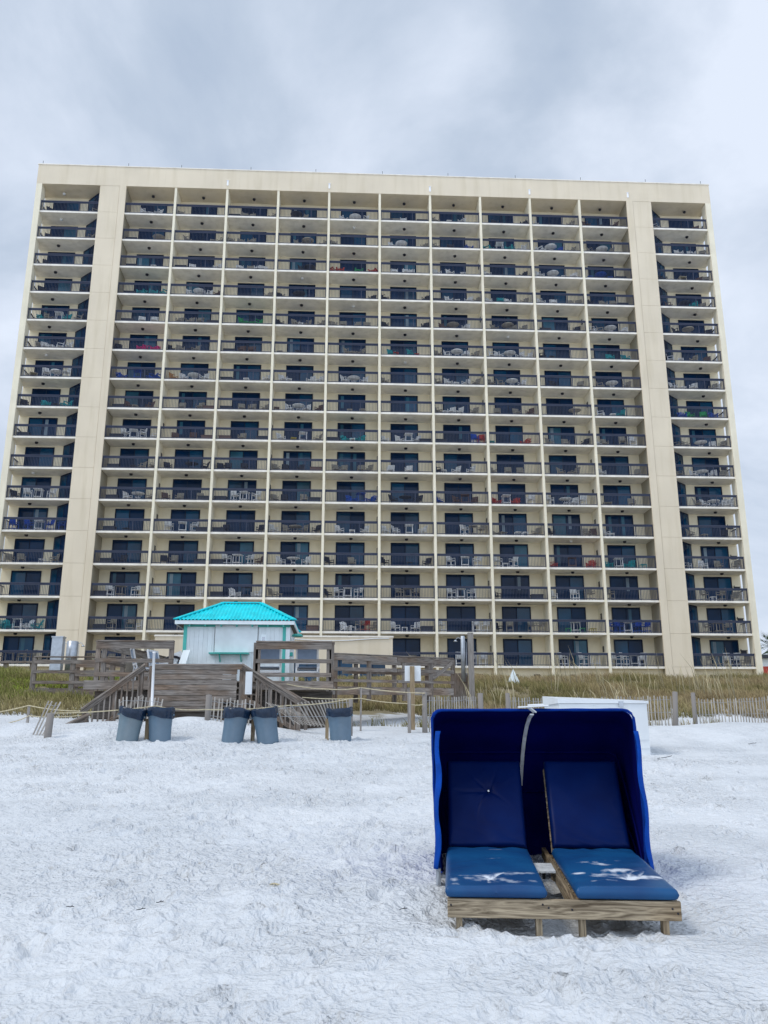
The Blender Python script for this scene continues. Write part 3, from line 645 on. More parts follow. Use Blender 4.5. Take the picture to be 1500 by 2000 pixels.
rail_run((xR0, YD), (xR1, YD), (Z2, Z2), (0, .03, .96, 1), [(RH-.13, .2), (.50*RH, .12), (.15*RH, .12)], dk, do, h=RH)
rail_run((xL0, YD), (xL1, YD), (Z2, Z2), (0.02, .10, .97), [(RH-.13, .2), (.50*RH, .12), (.15*RH, .12)], dk, do, h=RH)
rail_run((xL0, YD+.1), (xL0+.9, YD+5.4), (Z2, Z2), (.35, .7, 1), [(RH-.13, .19), (.5*RH, .1)], dk, do, h=RH, cap=True)
rail_run((xR1, YD+.1), (xR1-.1, YD+3.4), (Z2, Z2), (.5, 1), [(RH-.13, .19), (.5*RH, .12), (.15*RH, .12)], dk, do, h=RH)
# central steps from the deck to the landing (x between the two front rails)
YS = 24.0
zc = at(390, 1297, YS).z; lf = zc-1.12          # landing floor
xa, xb = at(300, 1340, YS).x, at(475, 1340, YS).x
st = deck_root('beach_stairs', ((xa+xb)/2, YS+.6, lf), 'grey wooden beach stairs with planked landing front and two sloping handrails', 'stairs'); so = Vector(st.location)
m = MB()
for k in range(11): m.box(xa+.02, xb, YS+.05+k*.125, YS+.05+k*.125+.118, lf-.04, lf)
child(m, 'landing_floor', deckwood, st, so)
n = 4
for k in range(n):
    z = lf+(Z2-lf)*(k+1)/n; y = YS+1.42+k*.2; m = MB(); m.box(xa+.5, xb+.3, y, y+.28, z-.05, z-.01-(.004 if k == n-1 else 0)); child(m, 'tread', deckwood, st, so)
# planked front
xp = at(462, 1340, YS).x; zt = zc-.045; zbm = at(390, 1390, YS).z; nb = 8; hb = (zt-.09-zbm)/nb
m = MB()
for k in range(nb):
    z0 = zbm+k*hb; jog = -.35 if k < 2 else 0
    m.box(xa, xp+jog+random.uniform(-.01, .01), YS-.02, YS+.02, z0+.005, z0+hb-.005, random.uniform(.8, 1.15))
m.box(xa+.01, xp-.4, YS+.021, YS+.03, zbm, zt-.1, .12)  # dark sheet behind the boards, added so their gaps look shaded
child(m, 'plank_front', deckwood, st, so)
m = MB(); m.box(xa-.03, xb+.02, YS-.06, YS+.09, zc-.04, zc, 1.2); m.box(xa-.03, xb, YS-.05, YS-.012, zc-.15, zc-.043, .8); child(m, 'cap_rail', deckwood, st, so)
for px in (293, 455, 471):
    x = at(px, 1340, YS).x; m = MB(); m.box(x-.06, x+.06, YS+.03, YS+.15, g1(x, YS)-.3, zc-.05, .6 if px == 455 else .95); child(m, 'post', deckwood, st, so)
m = MB(); m.box(xa+.1, xp-.3, YS+.15, YS+.19, zbm-.3, zbm-.02, .5); child(m, 'under_shade', deckwood, st, so)  # dark board stands for the shaded void below the planks
def flight(pA, pB, yy, back=False, par=st):
    """sloping handrail with balusters from upper end pA (px, py) to lower end pB"""
    A = at(*pA, yy); B = at(*pB, yy)
    m = MB(); m.bar(A, B, .15, .045, 1.25); child(m, 'handrail', deckwood, st, so)
    d = B-A; m = MB(); m.bar(A+Vector((0, -.03, -.09)), B+Vector((0, -.03, -.09)), .04, .13, .7); child(m, 'rail', deckwood, st, so)
    m = MB(); L = d.length; n = int(abs(d.x)/.135); low_off = .86
    for k in range(1, n):
        q = A+d*(k/n); m.box(q.x-.02, q.x+.02, q.y-.015, q.y+.02, q.z-low_off-.05, q.z-.12)
    child(m, 'balusters', deckwood, st, so)
    m = MB(); off = Vector((0, .03, -low_off)); m.bar(A+off, B+off, .04, .12, .95); child(m, 'rail', deckwood, st, so)
    for t in (.06, .48, .97):
        q = A+d*t; m = MB(); m.box(q.x-.055, q.x+.055, q.y+.02, q.y+.12, min(g1(q.x, q.y)-.3, q.z-1), q.z-.06); child(m, 'post', deckwood, st, so)
flight((284, 1297), (160, 1385), YS)
flight((474, 1297), (587, 1368), YS)
A2 = at(500, 1312, YS+1.3); B2 = at(602, 1372, YS+1.3)
m = MB(); m.bar(A2, B2, .14, .045, 1.1); m.bar(A2+Vector((0, 0, -.09)), B2+Vector((0, 0, -.09)), .04, .13, .7); child(m, 'handrail', deckwood, st, so)
for t in (.04, .5, .96):
    q = A2.lerp(B2, t); m = MB(); m.box(q.x-.05, q.x+.05, q.y+.02, q.y+.12, g1(q.x, q.y)-.3, q.z-.04); child(m, 'post', deckwood, st, so)
# treads and stringers of both flights
for s, (xu, x2) in ((-1, (at(287, 1340, YS).x, at(165, 1400, YS).x)), (1, (at(478, 1340, YS).x, at(590, 1400, YS).x))):
    for k in range(6):
        t = (k+.6)/6.5; x = xu+(x2-xu)*t; z = lf-.15-k*.17; m = MB(); m.box(min(x-.13, x+.13), max(x-.13, x+.13), YS+.13, YS+1.28, z-.04, z); child(m, 'tread', deckwood, st, so)
    for yy in (YS+.13, YS+1.3):
        m = MB(); m.bar((xu, yy, lf-.12), (x2, yy, lf-1.22), .04, .24, .8); child(m, 'stringer', deckwood, st, so)
# low continuing handrail end buried in the sand at the left
A3 = at(172, 1396, 23.6); B3 = at(112, 1424, 22.6)
m = MB(); m.bar(A3, B3, .12, .05, .9); m.bar(A3+Vector((0, .05, -.13)), B3+Vector((0, .05, -.13)), .04, .16, .7); child(m, 'handrail', deckwood, st, so)
for t in (.1, .45, .8):
    q = A3.lerp(B3, t); m = MB(); m.box(q.x-.04, q.x+.04, q.y, q.y+.06, g1(q.x, q.y)-.2, q.z-.02); child(m, 'post', deckwood, st, so)
# white pole leaning on the landing, pale box on the right flight
P0 = at(296, 1402, 23.4); P1 = at(301, 1274, 23.75)
m = MB(); m.tube([(0, 0, -.15), P1-P0], .038, 10); m.tube([P1-P0-Vector((.0, 0, .02)), P1-P0+Vector((.0, 0, .03))], .045, 10); o = m.build('white_pole', white_p, None, P0); tag(o, 'thin white plastic pole standing against left edge of planked landing', 'pole')
q0 = at(485, 1356, 23.75); q1 = at(485, 1312, 23.75)
m = MB(); m.box(-.09, .09, -.04, .04, 0, q1.z-q0.z, 1.0); m.box(-.06, .06, -.046, -.04, .05, q1.z-q0.z-.05, .9); o = m.build('meter_box', boxwhite, None, q0); tag(o, 'narrow pale blue grey box fixed behind right stair handrail', 'box')

# boardwalks
YB = 32.0; p0 = at(69, 1283, YB); p1 = at(188, 1283, YB); zf = p0.z-1.12
bw = deck_root('boardwalk', ((p0.x+p1.x)/2, YB+.8, zf), 'weathered boardwalk with three rail fence left of the hut above dune grass', 'boardwalk'); bo = Vector(bw.location)
m = MB(); n = int((xL0+1.2-p0.x)/.15)
for k in range(n): m.box(p0.x+k*.15, p0.x+k*.15+.142, YB+.05, YB+1.7, zf-.04, zf)
child(m, 'floor', deckwood, bw, bo)
m = MB(); m.box(p0.x+.06, xL0+1.2, YB-.02, YB+.03, zf-.3, zf-.045); child(m, 'fascia', deckwood, bw, bo)
rail_run((p0.x, YB), (xL0+1.3, YB), (zf, zf), (0, .27, .55, .8), [(.94, .14), (.58, .11), (.2, .11)], bw, bo, h=1.12, pw=.17, post_down=.45)
rail_run((p0.x+.9, YB+1.7), (xL0+1.2, YB+1.7), (zf, zf), (0.03, .3, .6, .9), [(.94, .14), (.58, .11), (.2, .11)], bw, bo, h=1.12, pw=.2, post_down=.6)
# back boardwalk rail in front of the left end of the tower
YF = 56.0; q0 = at(-60, 1293, YF); q1 = at(105, 1293, YF)
fb = deck_root('low_rail_fence', ((q0.x+q1.x)/2, YF, q0.z-1), 'low grey wooden rail at the foot of tower left end', 'fence')
m = MB(); m.bar(q0, q1, .2, .12); child(m, 'rail', deckwood, fb, fb.location)
for px in (10, 62):
    q = at(px, 1293, YF); m = MB(); m.box(q.x-.14, q.x+.14, YF+.1, YF+.3, q.z-1.6, q.z-.06); child(m, 'post', deckwood, fb, fb.location)
# right boardwalk
ya, yb = 30.2, 33.6; r0 = at(650, 1277, ya); r1 = at(884, 1287, yb); zr0 = r0.z-1.12; zr1 = r1.z-1.12
rb = deck_root('boardwalk', ((r0.x+r1.x)/2, 32, zr0), 'weathered boardwalk with rail fence right of the hut running into grass', 'boardwalk'); ro = Vector(rb.location)
m = MB(); n = int((r1.x-r0.x)/.15)
for k in range(n):
    t = k/n; x = r0.x+(r1.x-r0.x)*t; y = ya+(yb-ya)*t; z = zr0+(zr1-zr0)*t; m.box(x, x+.142, y+.05, y+1.6, z-.04, z)
child(m, 'floor', deckwood, rb, ro)
m = MB(); m.bar((r0.x, ya-.03, zr0-.16), (r1.x, yb-.03, zr1-.16), .05, .26); child(m, 'fascia', deckwood, rb, ro)
rail_run((r0.x, ya), (r1.x, yb), (zr0, zr1), (0.02, .28, .57, .8, 1), [(1.0, .18), (.6, .13), (.2, .1)], rb, ro, h=1.13, pw=.17, post_down=.5)
rail_run((r0.x+.3, ya+1.7), (r1.x+.2, yb+1.6), (zr0, zr1), (.12, .45, .75, 1), [(1.0, .16), (.6, .1)], rb, ro, h=1.13, pw=.17, post_down=.5)
g0 = at(846, 1325, yb-.7); g1_ = at(883, 1295, yb-.2)
m = MB(); m.bar(g0, g1_, .04, .13); m.bar(at(846, 1310, yb-.7), at(884, 1314, yb-.1), .04, .1); m.bar(at(842, 1302, yb-.7), at(870, 1290, yb-.2), .04, .1); child(m, 'gate_brace', deckwood, rb, ro)

# ------------------------------------------------------------------ beach hut
YH = 28.0
hx0 = at(358, 1260, YH).x; hx1 = at(565, 1260, YH).x; ez = at(460, 1217, YH).z; hw = hx1-hx0; hd = 3.0
hut = empty('beach_hut', ((hx0+hx1)/2, YH+hd/2, Z2), label='white wooden beach hut with bright aqua corrugated hip roof and teal trim', cat='hut'); ho = Vector(hut.location)
def hb_(mb, name, mats): return child(mb, name, mats, hut, ho)
m = MB(); n = 23
for k in range(n):
    x0 = hx0+.05+(hw-.1)*k/n; x1 = hx0+.05+(hw-.1)*(k+1)/n; m.box(x0+.002, x1-.002, YH-.010, YH+.02, Z2+.01, ez, random.uniform(.94, 1.04))
m.box(hx0+.03, hx1-.03, YH+.02, YH+hd, Z2+.005, ez, .85)
for k in range(16):
    y0 = YH+.1+(hd-.2)*k/16; m.box(hx1-.03, hx1, y0+.006, y0+(hd-.2)/16-.006, Z2+.01, ez, random.uniform(.93, 1.03))
hb_(m, 'wall', whitepaint)
m = MB(); m.box(hx0-.01, hx1+.01, YH-.045, YH-.015, ez-.13, ez+.0, 1)
m.box(hx0-.01, hx0+.10, YH-.04, YH-.012, Z2, ez-.132, 1); m.box(hx1-.22, hx1-.12, YH-.04, YH-.012, Z2, ez-.132, 1)
hb_(m, 'corner_trim', teal_trim)
m = MB(); m.box(hx1-.115, hx1+.02, YH-.035, YH-.006, Z2, ez-.135, 1); hb_(m, 'corner_board', whitepaint)
sx0, sx1 = at(420, 1250, YH).x, at(503, 1250, YH).x; sz0, sz1 = at(450, 1274, YH).z, at(450, 1221, YH).z
m = MB(); m.box(sx0, sx1, YH-.05, YH-.02, sz0, sz1, .98)
hb_(m, 'shutter', whitepaint)
m = MB()
for (u0, u1, v0, v1) in ((sx0-.02, sx0-.004, sz0, sz1), (sx1+.004, sx1+.02, sz0, sz1), (sx0-.02, sx1+.02, sz1+.002, sz1+.014)): m.box(u0, u1, YH-.03, YH-.018, v0, v1, .3)
hb_(m, 'shutter_gap', postwood)
m = MB(); m.box(at(410, 1276, YH).x, at(487, 1276, YH).x, YH-.3, YH-.02, sz0-.07, sz0-.03, 1); m.bar((sx0+.2, YH-.27, sz0-.08), (sx0+.2, YH-.03, sz0-.3), .04, .04); m.bar((sx1-.5, YH-.27, sz0-.08), (sx1-.5, YH-.03, sz0-.3), .04, .04)
hb_(m, 'shelf', teal_trim)
q = at(515, 1246, YH); m = MB(); m.box(q.x-.09, q.x+.09, YH-.03, YH-.014, q.z-.13, q.z+.11, 1.1, 0); m.box(q.x-.05, q.x+.05, YH-.034, YH-.03, q.z-.10, q.z+.03, 1, 1); hb_(m, 'notice', [whitepaint, steel])
q = at(573, 1278, YH+.3); m = MB(); m.box(hx1+.003, hx1+.1, YH+.2, YH+.45, q.z-.06, q.z+.06); m.lathe([(0, 0), (.2, 0), (.16, .07), (0, .1)], 12, Matrix.Translation((hx1+.22, YH+.6, q.z+.62))); hb_(m, 'shower_tap', teal_trim)
# roof
ov = .27; ex0, ex1, ey0, ey1 = hx0-ov, hx1+ov*.6, YH-ov, YH+hd+ov; ezb = at(460, 1212, YH-ov).z
rdg = at(474, 1180, YH+hd/2); rx0, rx1 = at(436, 1180, YH+hd/2).x, at(510, 1180, YH+hd/2).x; rz = rdg.z; ry = YH+hd/2
def roof_pt(x, y):
    zz = []
    zz.append((y-ey0)/(ry-ey0)); zz.append((ey1-y)/(ey1-ry)); zz.append((x-ex0)/(rx0-ex0)); zz.append((ex1-x)/(ex1-rx1))
    return ezb+(rz-ezb)*max(0, min(1, *zz))
def slope(cor, nrow=10):
    """corrugated sheet: cor(t,s) -> point, t along eave, s up the slope"""
m = MB(); pitch = .117; sub = 6
nx = int((ex1-ex0)/pitch)*sub
for side in (0, 1):
    P = []
    for i in range(13):
        s = i/12; row = []
        for j in range(nx+1):
            xx = ex0+(ex1-ex0)*j/nx
            lo_ = ex0+(rx0-ex0)*s; hi_ = ex1+(rx1-ex1)*s; x = min(max(xx, lo_), hi_)
            # cut the sheet along the hips
            if xx < lo_: x = lo_
            if xx > hi_: x = hi_
            y = ey0+(ry-ey0)*s if side == 0 else ey1+(ry-ey1)*s
            ph = math.cos((x-ex0)/pitch*2*PI); z = ezb+(rz-ezb)*s+.022*ph+.025
            row.append((x, y, z))
        P.append(row)
    m.grid(P)
ny = int((ey1-ey0)/pitch)*sub
for side in (0, 1):
    P = []
    for i in range(13):
        s = i/12; row = []
        for j in range(ny+1):
            yy = ey0+(ey1-ey0)*j/ny; y = min(max(yy, ey0+(ry-ey0)*s), ey1+(ry-ey1)*s)
            x = ex0+(rx0-ex0)*s if side == 0 else ex1+(rx1-ex1)*s
            row.append((x, y, ezb+(rz-ezb)*s+.022*math.cos((y-ey0)/pitch*2*PI)+.025))
        P.append(row)
    m.grid(P)
ro_ = hb_(m, 'roof', roof_m)
m = MB()
def capbar(a_, b2): m.bar(Vector(a_)+Vector((0, 0, .05)), Vector(b2)+Vector((0, 0, .05)), .17, .035, 1.0)
capbar((rx0, ry, rz), (rx1, ry, rz))
for (cx, cy, rx) in ((ex0, ey0, rx0), (ex1, ey0, rx1), (ex0, ey1, rx0), (ex1, ey1, rx1)): capbar((cx, cy, ezb), (rx, ry, rz))
hb_(m, 'ridge_cap', roof_m)
m = MB(); m.box(ex0, ex1, ey0+.02, ey0+.05, ezb-.12, ezb-.0, 1.0); m.box(ex0, ex0+.03, ey0+.052, ey1, ezb-.12, ezb, .9); m.box(ex1-.03, ex1, ey0+.052, ey1, ezb-.12, ezb, .9); m.box(ex0+.03, ex1-.03, ey1-.04, ey1, ezb-.12, ezb, .9)
hb_(m, 'fascia', whitepaint)
m = MB(); m.box(ex0+.04, ex1-.04, ey0+.06, ey1-.05, ezb-.1, ezb-.07, .7); hb_(m, 'soffit', deckwood)
m = MB()
for k in range(7):
    x = hx0+.2+k*(hw-.4)/6; m.box(x-.02, x+.02, ey0+.052, YH-.05, ezb-.18, ezb-.105, .5)
hb_(m, 'rafter_tails', teal_trim)

# leaning pale panel at the hut's left corner
q = at(352, 1300, YD+1.2)
m = MB(); m.bar((0, 0, 0), (.22, .35, 1.05), .3, .03, 1.0); o = m.build('leaning_board', whitepaint, None, (at(344, 1331, YD+1.2).x, YD+1.2, Z2+.01)); tag(o, 'pale board leaning against the left corner of the hut', 'board')

# white sling chairs on the deck
def deck_chair(px, rot, label, y=YD+1.0, tall=True, s=1.0):
    q = at(px, 1300, y); e = empty('deck_chair', (q.x, y, Z2+.003), (0, 0, rot), label, 'chair', 'white chairs on the upper deck'); e.scale = (s, s, s)
    f = MB(); w = .33; sh = .45; bh = 1.08
    for x in (-w, w):
        f.bar((x, -.3, 0), (x, -.3, sh+.22), .05, .05, 1.0); f.bar((x, .3, 0), (x, .27, sh), .05, .05, 1.0); f.bar((x, .26, sh), (x, .42, bh), .05, .05, 1.0)
        f.bar((x, -.34, sh+.24), (x, .34, sh+.24), .07, .035, 1.0); f.bar((x, -.3, sh-.03), (x, .27, sh-.03), .04, .05, 1.0)
    for (y_, z_) in ((-.3, sh-.03), (.3, .3), (-.3, .28)): f.bar((-w, y_, z_), (w, y_, z_), .04, .05, 1.0)
    f.bar((-w, .42, bh), (w, .42, bh), .05, .06, 1.0)
    f.bar((-w, .29, sh+.12), (w, .29, sh+.12), .05, .06, 1.0)
    f.build('frame', white_p, e)
    b = MB(); b.bar((0, .31, sh+.16), (0, .41, bh-.04), .6, .02, 1.0, up=(0, 1, 0)); b.build('backrest', MATS['mesh_sling'], e)
    b = MB(); b.box(-.3, .3, -.28, .26, sh-.01, sh+.012, 1.0); b.build('seat', MATS['mesh_sling'], e)
    return e
mat('mesh_sling', (0.24, 0.31, 0.42), 0.6, 0.1, 6)
deck_chair(527, PI+.05, 'white framed mesh chair in front of the hut behind the right railing', YD+.75, s=1.0)
deck_chair(601, PI-.03, 'white framed mesh chair just right of the hut behind the railing', YD+.75, s=1.0)
deck_chair(281, PI/2+.35, 'white framed sling chair left of the hut nearest the left railing post', YD+.9, s=.95)
deck_chair(318, PI/2-.3, 'white framed sling chair beside the dark wheel cart left of hut', YD+1.5, s=.95)
# barrel and beach cart
q = at(259, 1310, YD+1.4); m = MB(); m.lathe([(0, 0), (.24, 0), (.28, .62), (.30, .63), (.30, .69), (.24, .76), (0, .78)], 20); o = m.build('barrel', MATS['furn_g'], None, (q.x, YD+1.6, Z2+.003)); tag(o, 'grey green lidded barrel behind the left deck railing', 'barrel')
q = at(339, 1275, YD+2.3); e = empty('beach_cart', (q.x, YD+2.3, Z2+.003), (0, 0, .1), 'folded white beach cart with black wheel beside the hut left corner', 'cart')
m = MB(); m.lathe([(.40, -.06), (.47, -.06), (.47, .06), (.40, .06), (.40, -.06)], 28, Matrix.Translation((0, 0, .48)) @ Matrix.Rotation(PI/2, 4, 'X'))
for k in range(6):
    a_ = k*PI/3; m.bar((0, 0, .48), (.4*math.cos(a_), 0, .48+.4*math.sin(a_)), .03, .03)
m.build('wheel', light_dark, e)
m = MB(); m.tube([(-.5, .1, .2), (-.1, .1, .95), (.25, .1, 1.05)], .03, 6); m.tube([(-.5, -.15, .2), (.3, -.15, .25), (.45, -.15, .95)], .03, 6); m.bar((-.1, 0, .8), (.3, 0, .98), .3, .02, up=(0, 1, 0)); m.build('frame', white_p, e)

# ------------------------------------------------------------------ showers
def shower(px, pytop, pybot, Y, w, h2, label, double):
    q0 = at(px, pybot, Y); q1 = at(px, pytop, Y); hgt = q1.z-q0.z
    e = empty('beach_shower', (q0.x, Y, q0.z), (0, 0, 0), label, 'shower', 'outdoor beach showers')
    m = MB(); m.lathe([(0, -.6), (w, -.6), (w, hgt), (w*.8, hgt+.02), (0, hgt+.02)], 14); m.build('column', steel, e)
    for s in ((-1, 1) if double else (-1,)):
        m = MB(); m.tube([(s*w*.8, 0, hgt-.12), (s*(w+.12), -.02, hgt-.05), (s*(w+.22), -.03, hgt-.14)], .018, 6); m.lathe([(.02, .06), (.045, .04), (.1, -.02), (0, -.02)], 12, Matrix.Translation((s*(w+.24), -.03, hgt-.22))); m.build('shower_head', steel, e)
    m = MB(); m.tube([(w+.05, -.02, -.3), (w+.05, -.02, hgt*.8), (w*.5, -.02, hgt*.92)], .012, 5); m.build('pipe', steel, e)
shower(139, 1253, 1290, 42.0, .27, 0, 'steel column shower with two heads before the left tower pier', True)
shower(905, 1243, 1305, 38.5, .10, 0, 'silver shower column with hanging heads beside the tall wood post', False)
q0 = at(108, 1320, 41); q1 = at(108, 1246, 41); m = MB(); m.box(-.25, .25, -.2, .2, -1, q1.z-q0.z, .9); m.box(-.28, .28, -.23, .23, q1.z-q0.z+.003, q1.z-q0.z+.06, .5); o = m.build('pillar', steel, None, q0); tag(o, 'plain grey metal pillar left of the double headed shower', 'pillar')
q0 = at(921, 1330, 38); q1 = at(921, 1236, 38); m = MB(); m.box(-.12, .12, -.1, .1, -1.2, q1.z-q0.z); o = m.build('wooden_post', postwood, None, q0); tag(o, 'tall weathered wooden post beside the silver shower column', 'post')
q0 = at(903, 1325, 38.2); m = MB(); m.box(-.3, .3, -.3, .3, -1, .25); o = m.build('shower_platform', deckwood, None, (q0.x, 38.8, q0.z)); tag(o, 'small grey wooden box at the foot of the silver shower', 'platform')
# white wooden pyramid in the grass
q = at(1003, 1326, 52); m = MB(); m.v = [(-.40, -.3, -.4), (.40, -.3, -.4), (.40, .4, -.4), (-.40, .4, -.4), (0, 0.05, .62)]
for f in ((0, 1, 4), (1, 2, 4), (2, 3, 4), (3, 0, 4)): m.face(list(f))
o = m.build('wooden_pyramid', whitepaint, None, q); tag(o, 'small whitish wooden pyramid standing in the dune grass', 'pyramid')

# ------------------------------------------------------------------ sign, rope posts, ropes
YG = 25.0
q = at(806, 1416, YG); qt = at(806, 1299, YG); hz = g1(q.x, YG)
e = empty('notice_sign', (q.x, YG, hz), (0, 0, 0), 'blank white back of a square sign on a tan timber post', 'sign')
m = MB(); m.box(-.065, .065, -.03, .06, -.4, qt.z-hz-.03, 1.0); m.build('post', tanwood, e)
s0, s1 = at(791, 1330, YG), at(822, 1300, YG)
m = MB(); m.box(s0.x-q.x, s1.x-q.x, .063, .07, s0.z-hz, s1.z-hz, 1.1); o = m.build('panel', boxwhite, e)
bv = o.modifiers.new('b', 'BEVEL'); bv.width = .003
def stake(px, pytop, Y, w, label, matw=postwood, lean=0.0, group=None, name='rope_post', r=None):
    q = at(px, pytop, Y); z0 = g1(q.x, Y); m = MB(); h = q.z-z0
    if r: m.lathe([(0, -.4), (r, -.4), (r, h), (r*.85, h+.01), (0, h+.012)], 12, Matrix.Rotation(lean, 4, 'Y'))
    else: m.bar((0, 0, -.4), (math.sin(lean)*h, 0, h), w, w)
    o = m.build(name, matw, None, (q.x-math.sin(lean)*h, Y, z0)); tag(o, label, 'post', group); return Vector((q.x, Y, q.z))
tops = {}
tops['l'] = stake(57, 1378, 24.5, .06, 'thin grey stake holding ropes at the far left of the dune')
tops['a'] = stake(705, 1343, 24.5, .05, 'slim brown rope stake right of the last trash can')
tops['b'] = stake(799, 1353, 24.0, .09, 'short brown stake directly left of the tan sign post')
def rope(pts, label, r=.011, sag=.04):
    out = []
    for a_, b2 in zip(pts[:-1], pts[1:]):
        for k in range(8):
            t = k/8; p = Vector(a_).lerp(Vector(b2), t); p.z -= sag*4*t*(1-t); out.append(p)
    out.append(Vector(pts[-1])); m = MB(); o0 = out[0].copy(); m.tube([p-o0 for p in out], r, 6); o = m.build('rope', rope_m, None, o0); tag(o, label, 'rope', 'ropes along the dune fences'); return o
rope([at(-60, 1398, 24.6), tops['l']+Vector((0, -.04, 0)), at(162, 1389, 24.2)], 'upper tan rope over the thin stake at far left', .016)
rope([at(10, 1412, 25.4), at(57, 1398, 24.4), at(160, 1397, 24.2)], 'lower yellowish rope low behind the thin stake at far left', .013)
rope([at(98, 1393, 21.9), at(305, 1379, 21.6), at(400, 1386, 21.6), at(560, 1378, 22.1), at(684, 1365, 22.5)], 'long pale rope passing behind the grey trash cans', .014)
rope([at(560, 1336, 24.4), at(640, 1346, 24.4), tops['a'], at(830, 1354, 24.0)], 'upper rope from the deck to the fence behind sign post', .015, .03)
rope([at(590, 1362, 24.4), tops['a']+Vector((0, -.03, -.30)), at(796, 1374, 24.0), at(826, 1376, 24.0)], 'lower rope from the deck to the fence behind sign post', .013, .03)

# ------------------------------------------------------------------ slat fences
def slat_fence(pts, label, h=1.15, spacing=.098, lean=None, posts=(), bury=.12, jit=.02):
    """pts: list of (x,y) plan points; posts: list of (px,pytop,Y,radius,lean)"""
    c = Vector((sum(p[0] for p in pts)/len(pts), sum(p[1] for p in pts)/len(pts), 0)); c.z = g1(c.x, c.y)
    e = empty('slat_fence', c, (0, 0, 0), label, 'fence', 'slatted sand fences')
    m = MB(); wires = [[], [], []]; tot = sum((Vector(b2)-Vector(a_)).length for a_, b2 in zip(pts[:-1], pts[1:])); s = 0
    for a_, b2 in zip(pts[:-1], pts[1:]):
        a_ = Vector(a_); b2 = Vector(b2); L = (b2-a_).length; n = max(2, int(L/spacing)); d = (b2-a_)/L
        for k in range(n):
            p = a_+d*(k*L/n); t = (s+k*L/n)/tot; z = g1(p.x, p.y)-bury; ln = (lean(t) if lean else 0)+random.uniform(-jit, jit)
            hh = h+random.uniform(-.03, .03); base = Vector((p.x, p.y, z))-c; tip = base+Vector((math.sin(ln)*hh*d.x+random.uniform(-.01, .01), math.sin(ln)*hh*d.y, math.cos(ln)*hh))
            m.bar(base, tip, .010, .036, up=(d.x, d.y, 0))
            for q, f_ in enumerate((.22, .55, .9)): wires[q].append(base.lerp(tip, f_)+Vector((0, -.012, 0)))
        s += L
    m.build('slats', slatwood, e)
    w = MB()
    for q in wires: w.tube(q, .004, 4)
    w.build('wires', steel, e)
    for (px, pyt, Y, rad, ln) in posts:
        q = at(px, pyt, Y); z0 = g1(q.x, Y); hh = q.z-z0; mm = MB(); mm.lathe([(0, -.4), (rad, -.4), (rad*.95, hh), (0, hh+.012)], 12, Matrix.Translation((q.x-c.x-math.tan(ln)*hh, Y-c.y, z0-c.z)) @ Matrix.Rotation(ln, 4, 'Y')); mm.build('post', postwood, e)
    return e
def pl(px, Y): q = at(px, 1400, Y); return (q.x, Y)
slat_fence([pl(828, 24.2), pl(935, 25.5)], 'upright sand fence between large grey post and lounge top left', posts=[(829, 1352, 24.1, .075, 0), (938, 1354, 25.4, .085, 0)], h=1.1)
slat_fence([pl(992, 26.5), pl(1160, 27.5), pl(1318, 26.8)], 'long upright sand fence directly behind the blue lounge canopy', posts=[(991, 1354, 26.4, .07, 0), (1318, 1351, 26.6, .085, .06)], h=1.12)
slat_fence([pl(1354, 28.5), pl(1430, 28.0), pl(1570, 26.0)], 'upright sand fence at the far right edge of the beach', posts=[(1353, 1353, 28.4, .075, 0)], h=1.12, bury=.16)
slat_fence([pl(408, 22.6), pl(500, 22.3)], 'sand fence panel standing before the stairs between middle trash cans', h=1.05, posts=[(408, 1357, 22.6, .08, 0)], bury=.45, lean=lambda t: .04)
slat_fence([pl(236, 22.9), pl(310, 22.3)], 'sand fence panel leaning behind the two left trash cans', h=1.0, bury=.35, lean=lambda t: -.1+.32*t, posts=[(313, 1377, 22.5, .06, 0)])
slat_fence([pl(66, 21.6), pl(90, 21.5)], 'collapsed sand fence end leaning at the grey post, far left', h=.95, bury=.05, lean=lambda t: .38+.15*t, spacing=.085, posts=[(99, 1393, 21.2, .09, .03)])
# fanned fence section right of the cans
e = empty('slat_fence', at(600, 1415, 22.3), (0, 0, 0), 'fanned out fallen sand fence between stairs and rightmost trash can', 'fence', 'slatted sand fences')
c = Vector(e.location); m = MB(); w1 = []; w2 = []
for k in range(22):
    t = k/21
    top = at(541+(683-541)*t, 1380-15*t-(4*math.sin(t*PI)), 22.0+.6*t); bx = 552+(642-552)*min(1, t*1.9)**.8+max(0, t-.55)*75
    bot = at(bx if t < .95 else 683, 1412+8*math.sin(t*PI), 22.2+.3*t)
    if k % 2 == 0 or t > .3: m.bar(bot-c, top-c, .012, .034, up=(1, 0, 0))
    w1.append(bot.lerp(top, .85)-c+Vector((0, -.015, 0))); w2.append(bot.lerp(top, .4)-c+Vector((0, -.015, 0)))
for k in range(9):
    t = k/8; p = at(520+45*t, 1372+10*t, 22.6); q = at(585+50*t, 1415+3*t, 22.1); m.bar(p-c+Vector((0, 0, -.15*0)), q-c, .012, .034, up=(0, 1, 0))
m.build('slats', slatwood, e); m = MB(); m.tube(w1, .005, 4); m.tube(w2, .005, 4); m.build('wires', steel, e)
q = at(685, 1366, 22.3); z0 = g1(q.x, 22.3); m = MB(); m.lathe([(0, -.3), (.06, -.3), (.055, q.z-z0), (0, q.z-z0+.01)], 12, Matrix.Translation((q.x-c.x, 22.3-c.y, z0-c.z))); m.build('post', postwood, e)

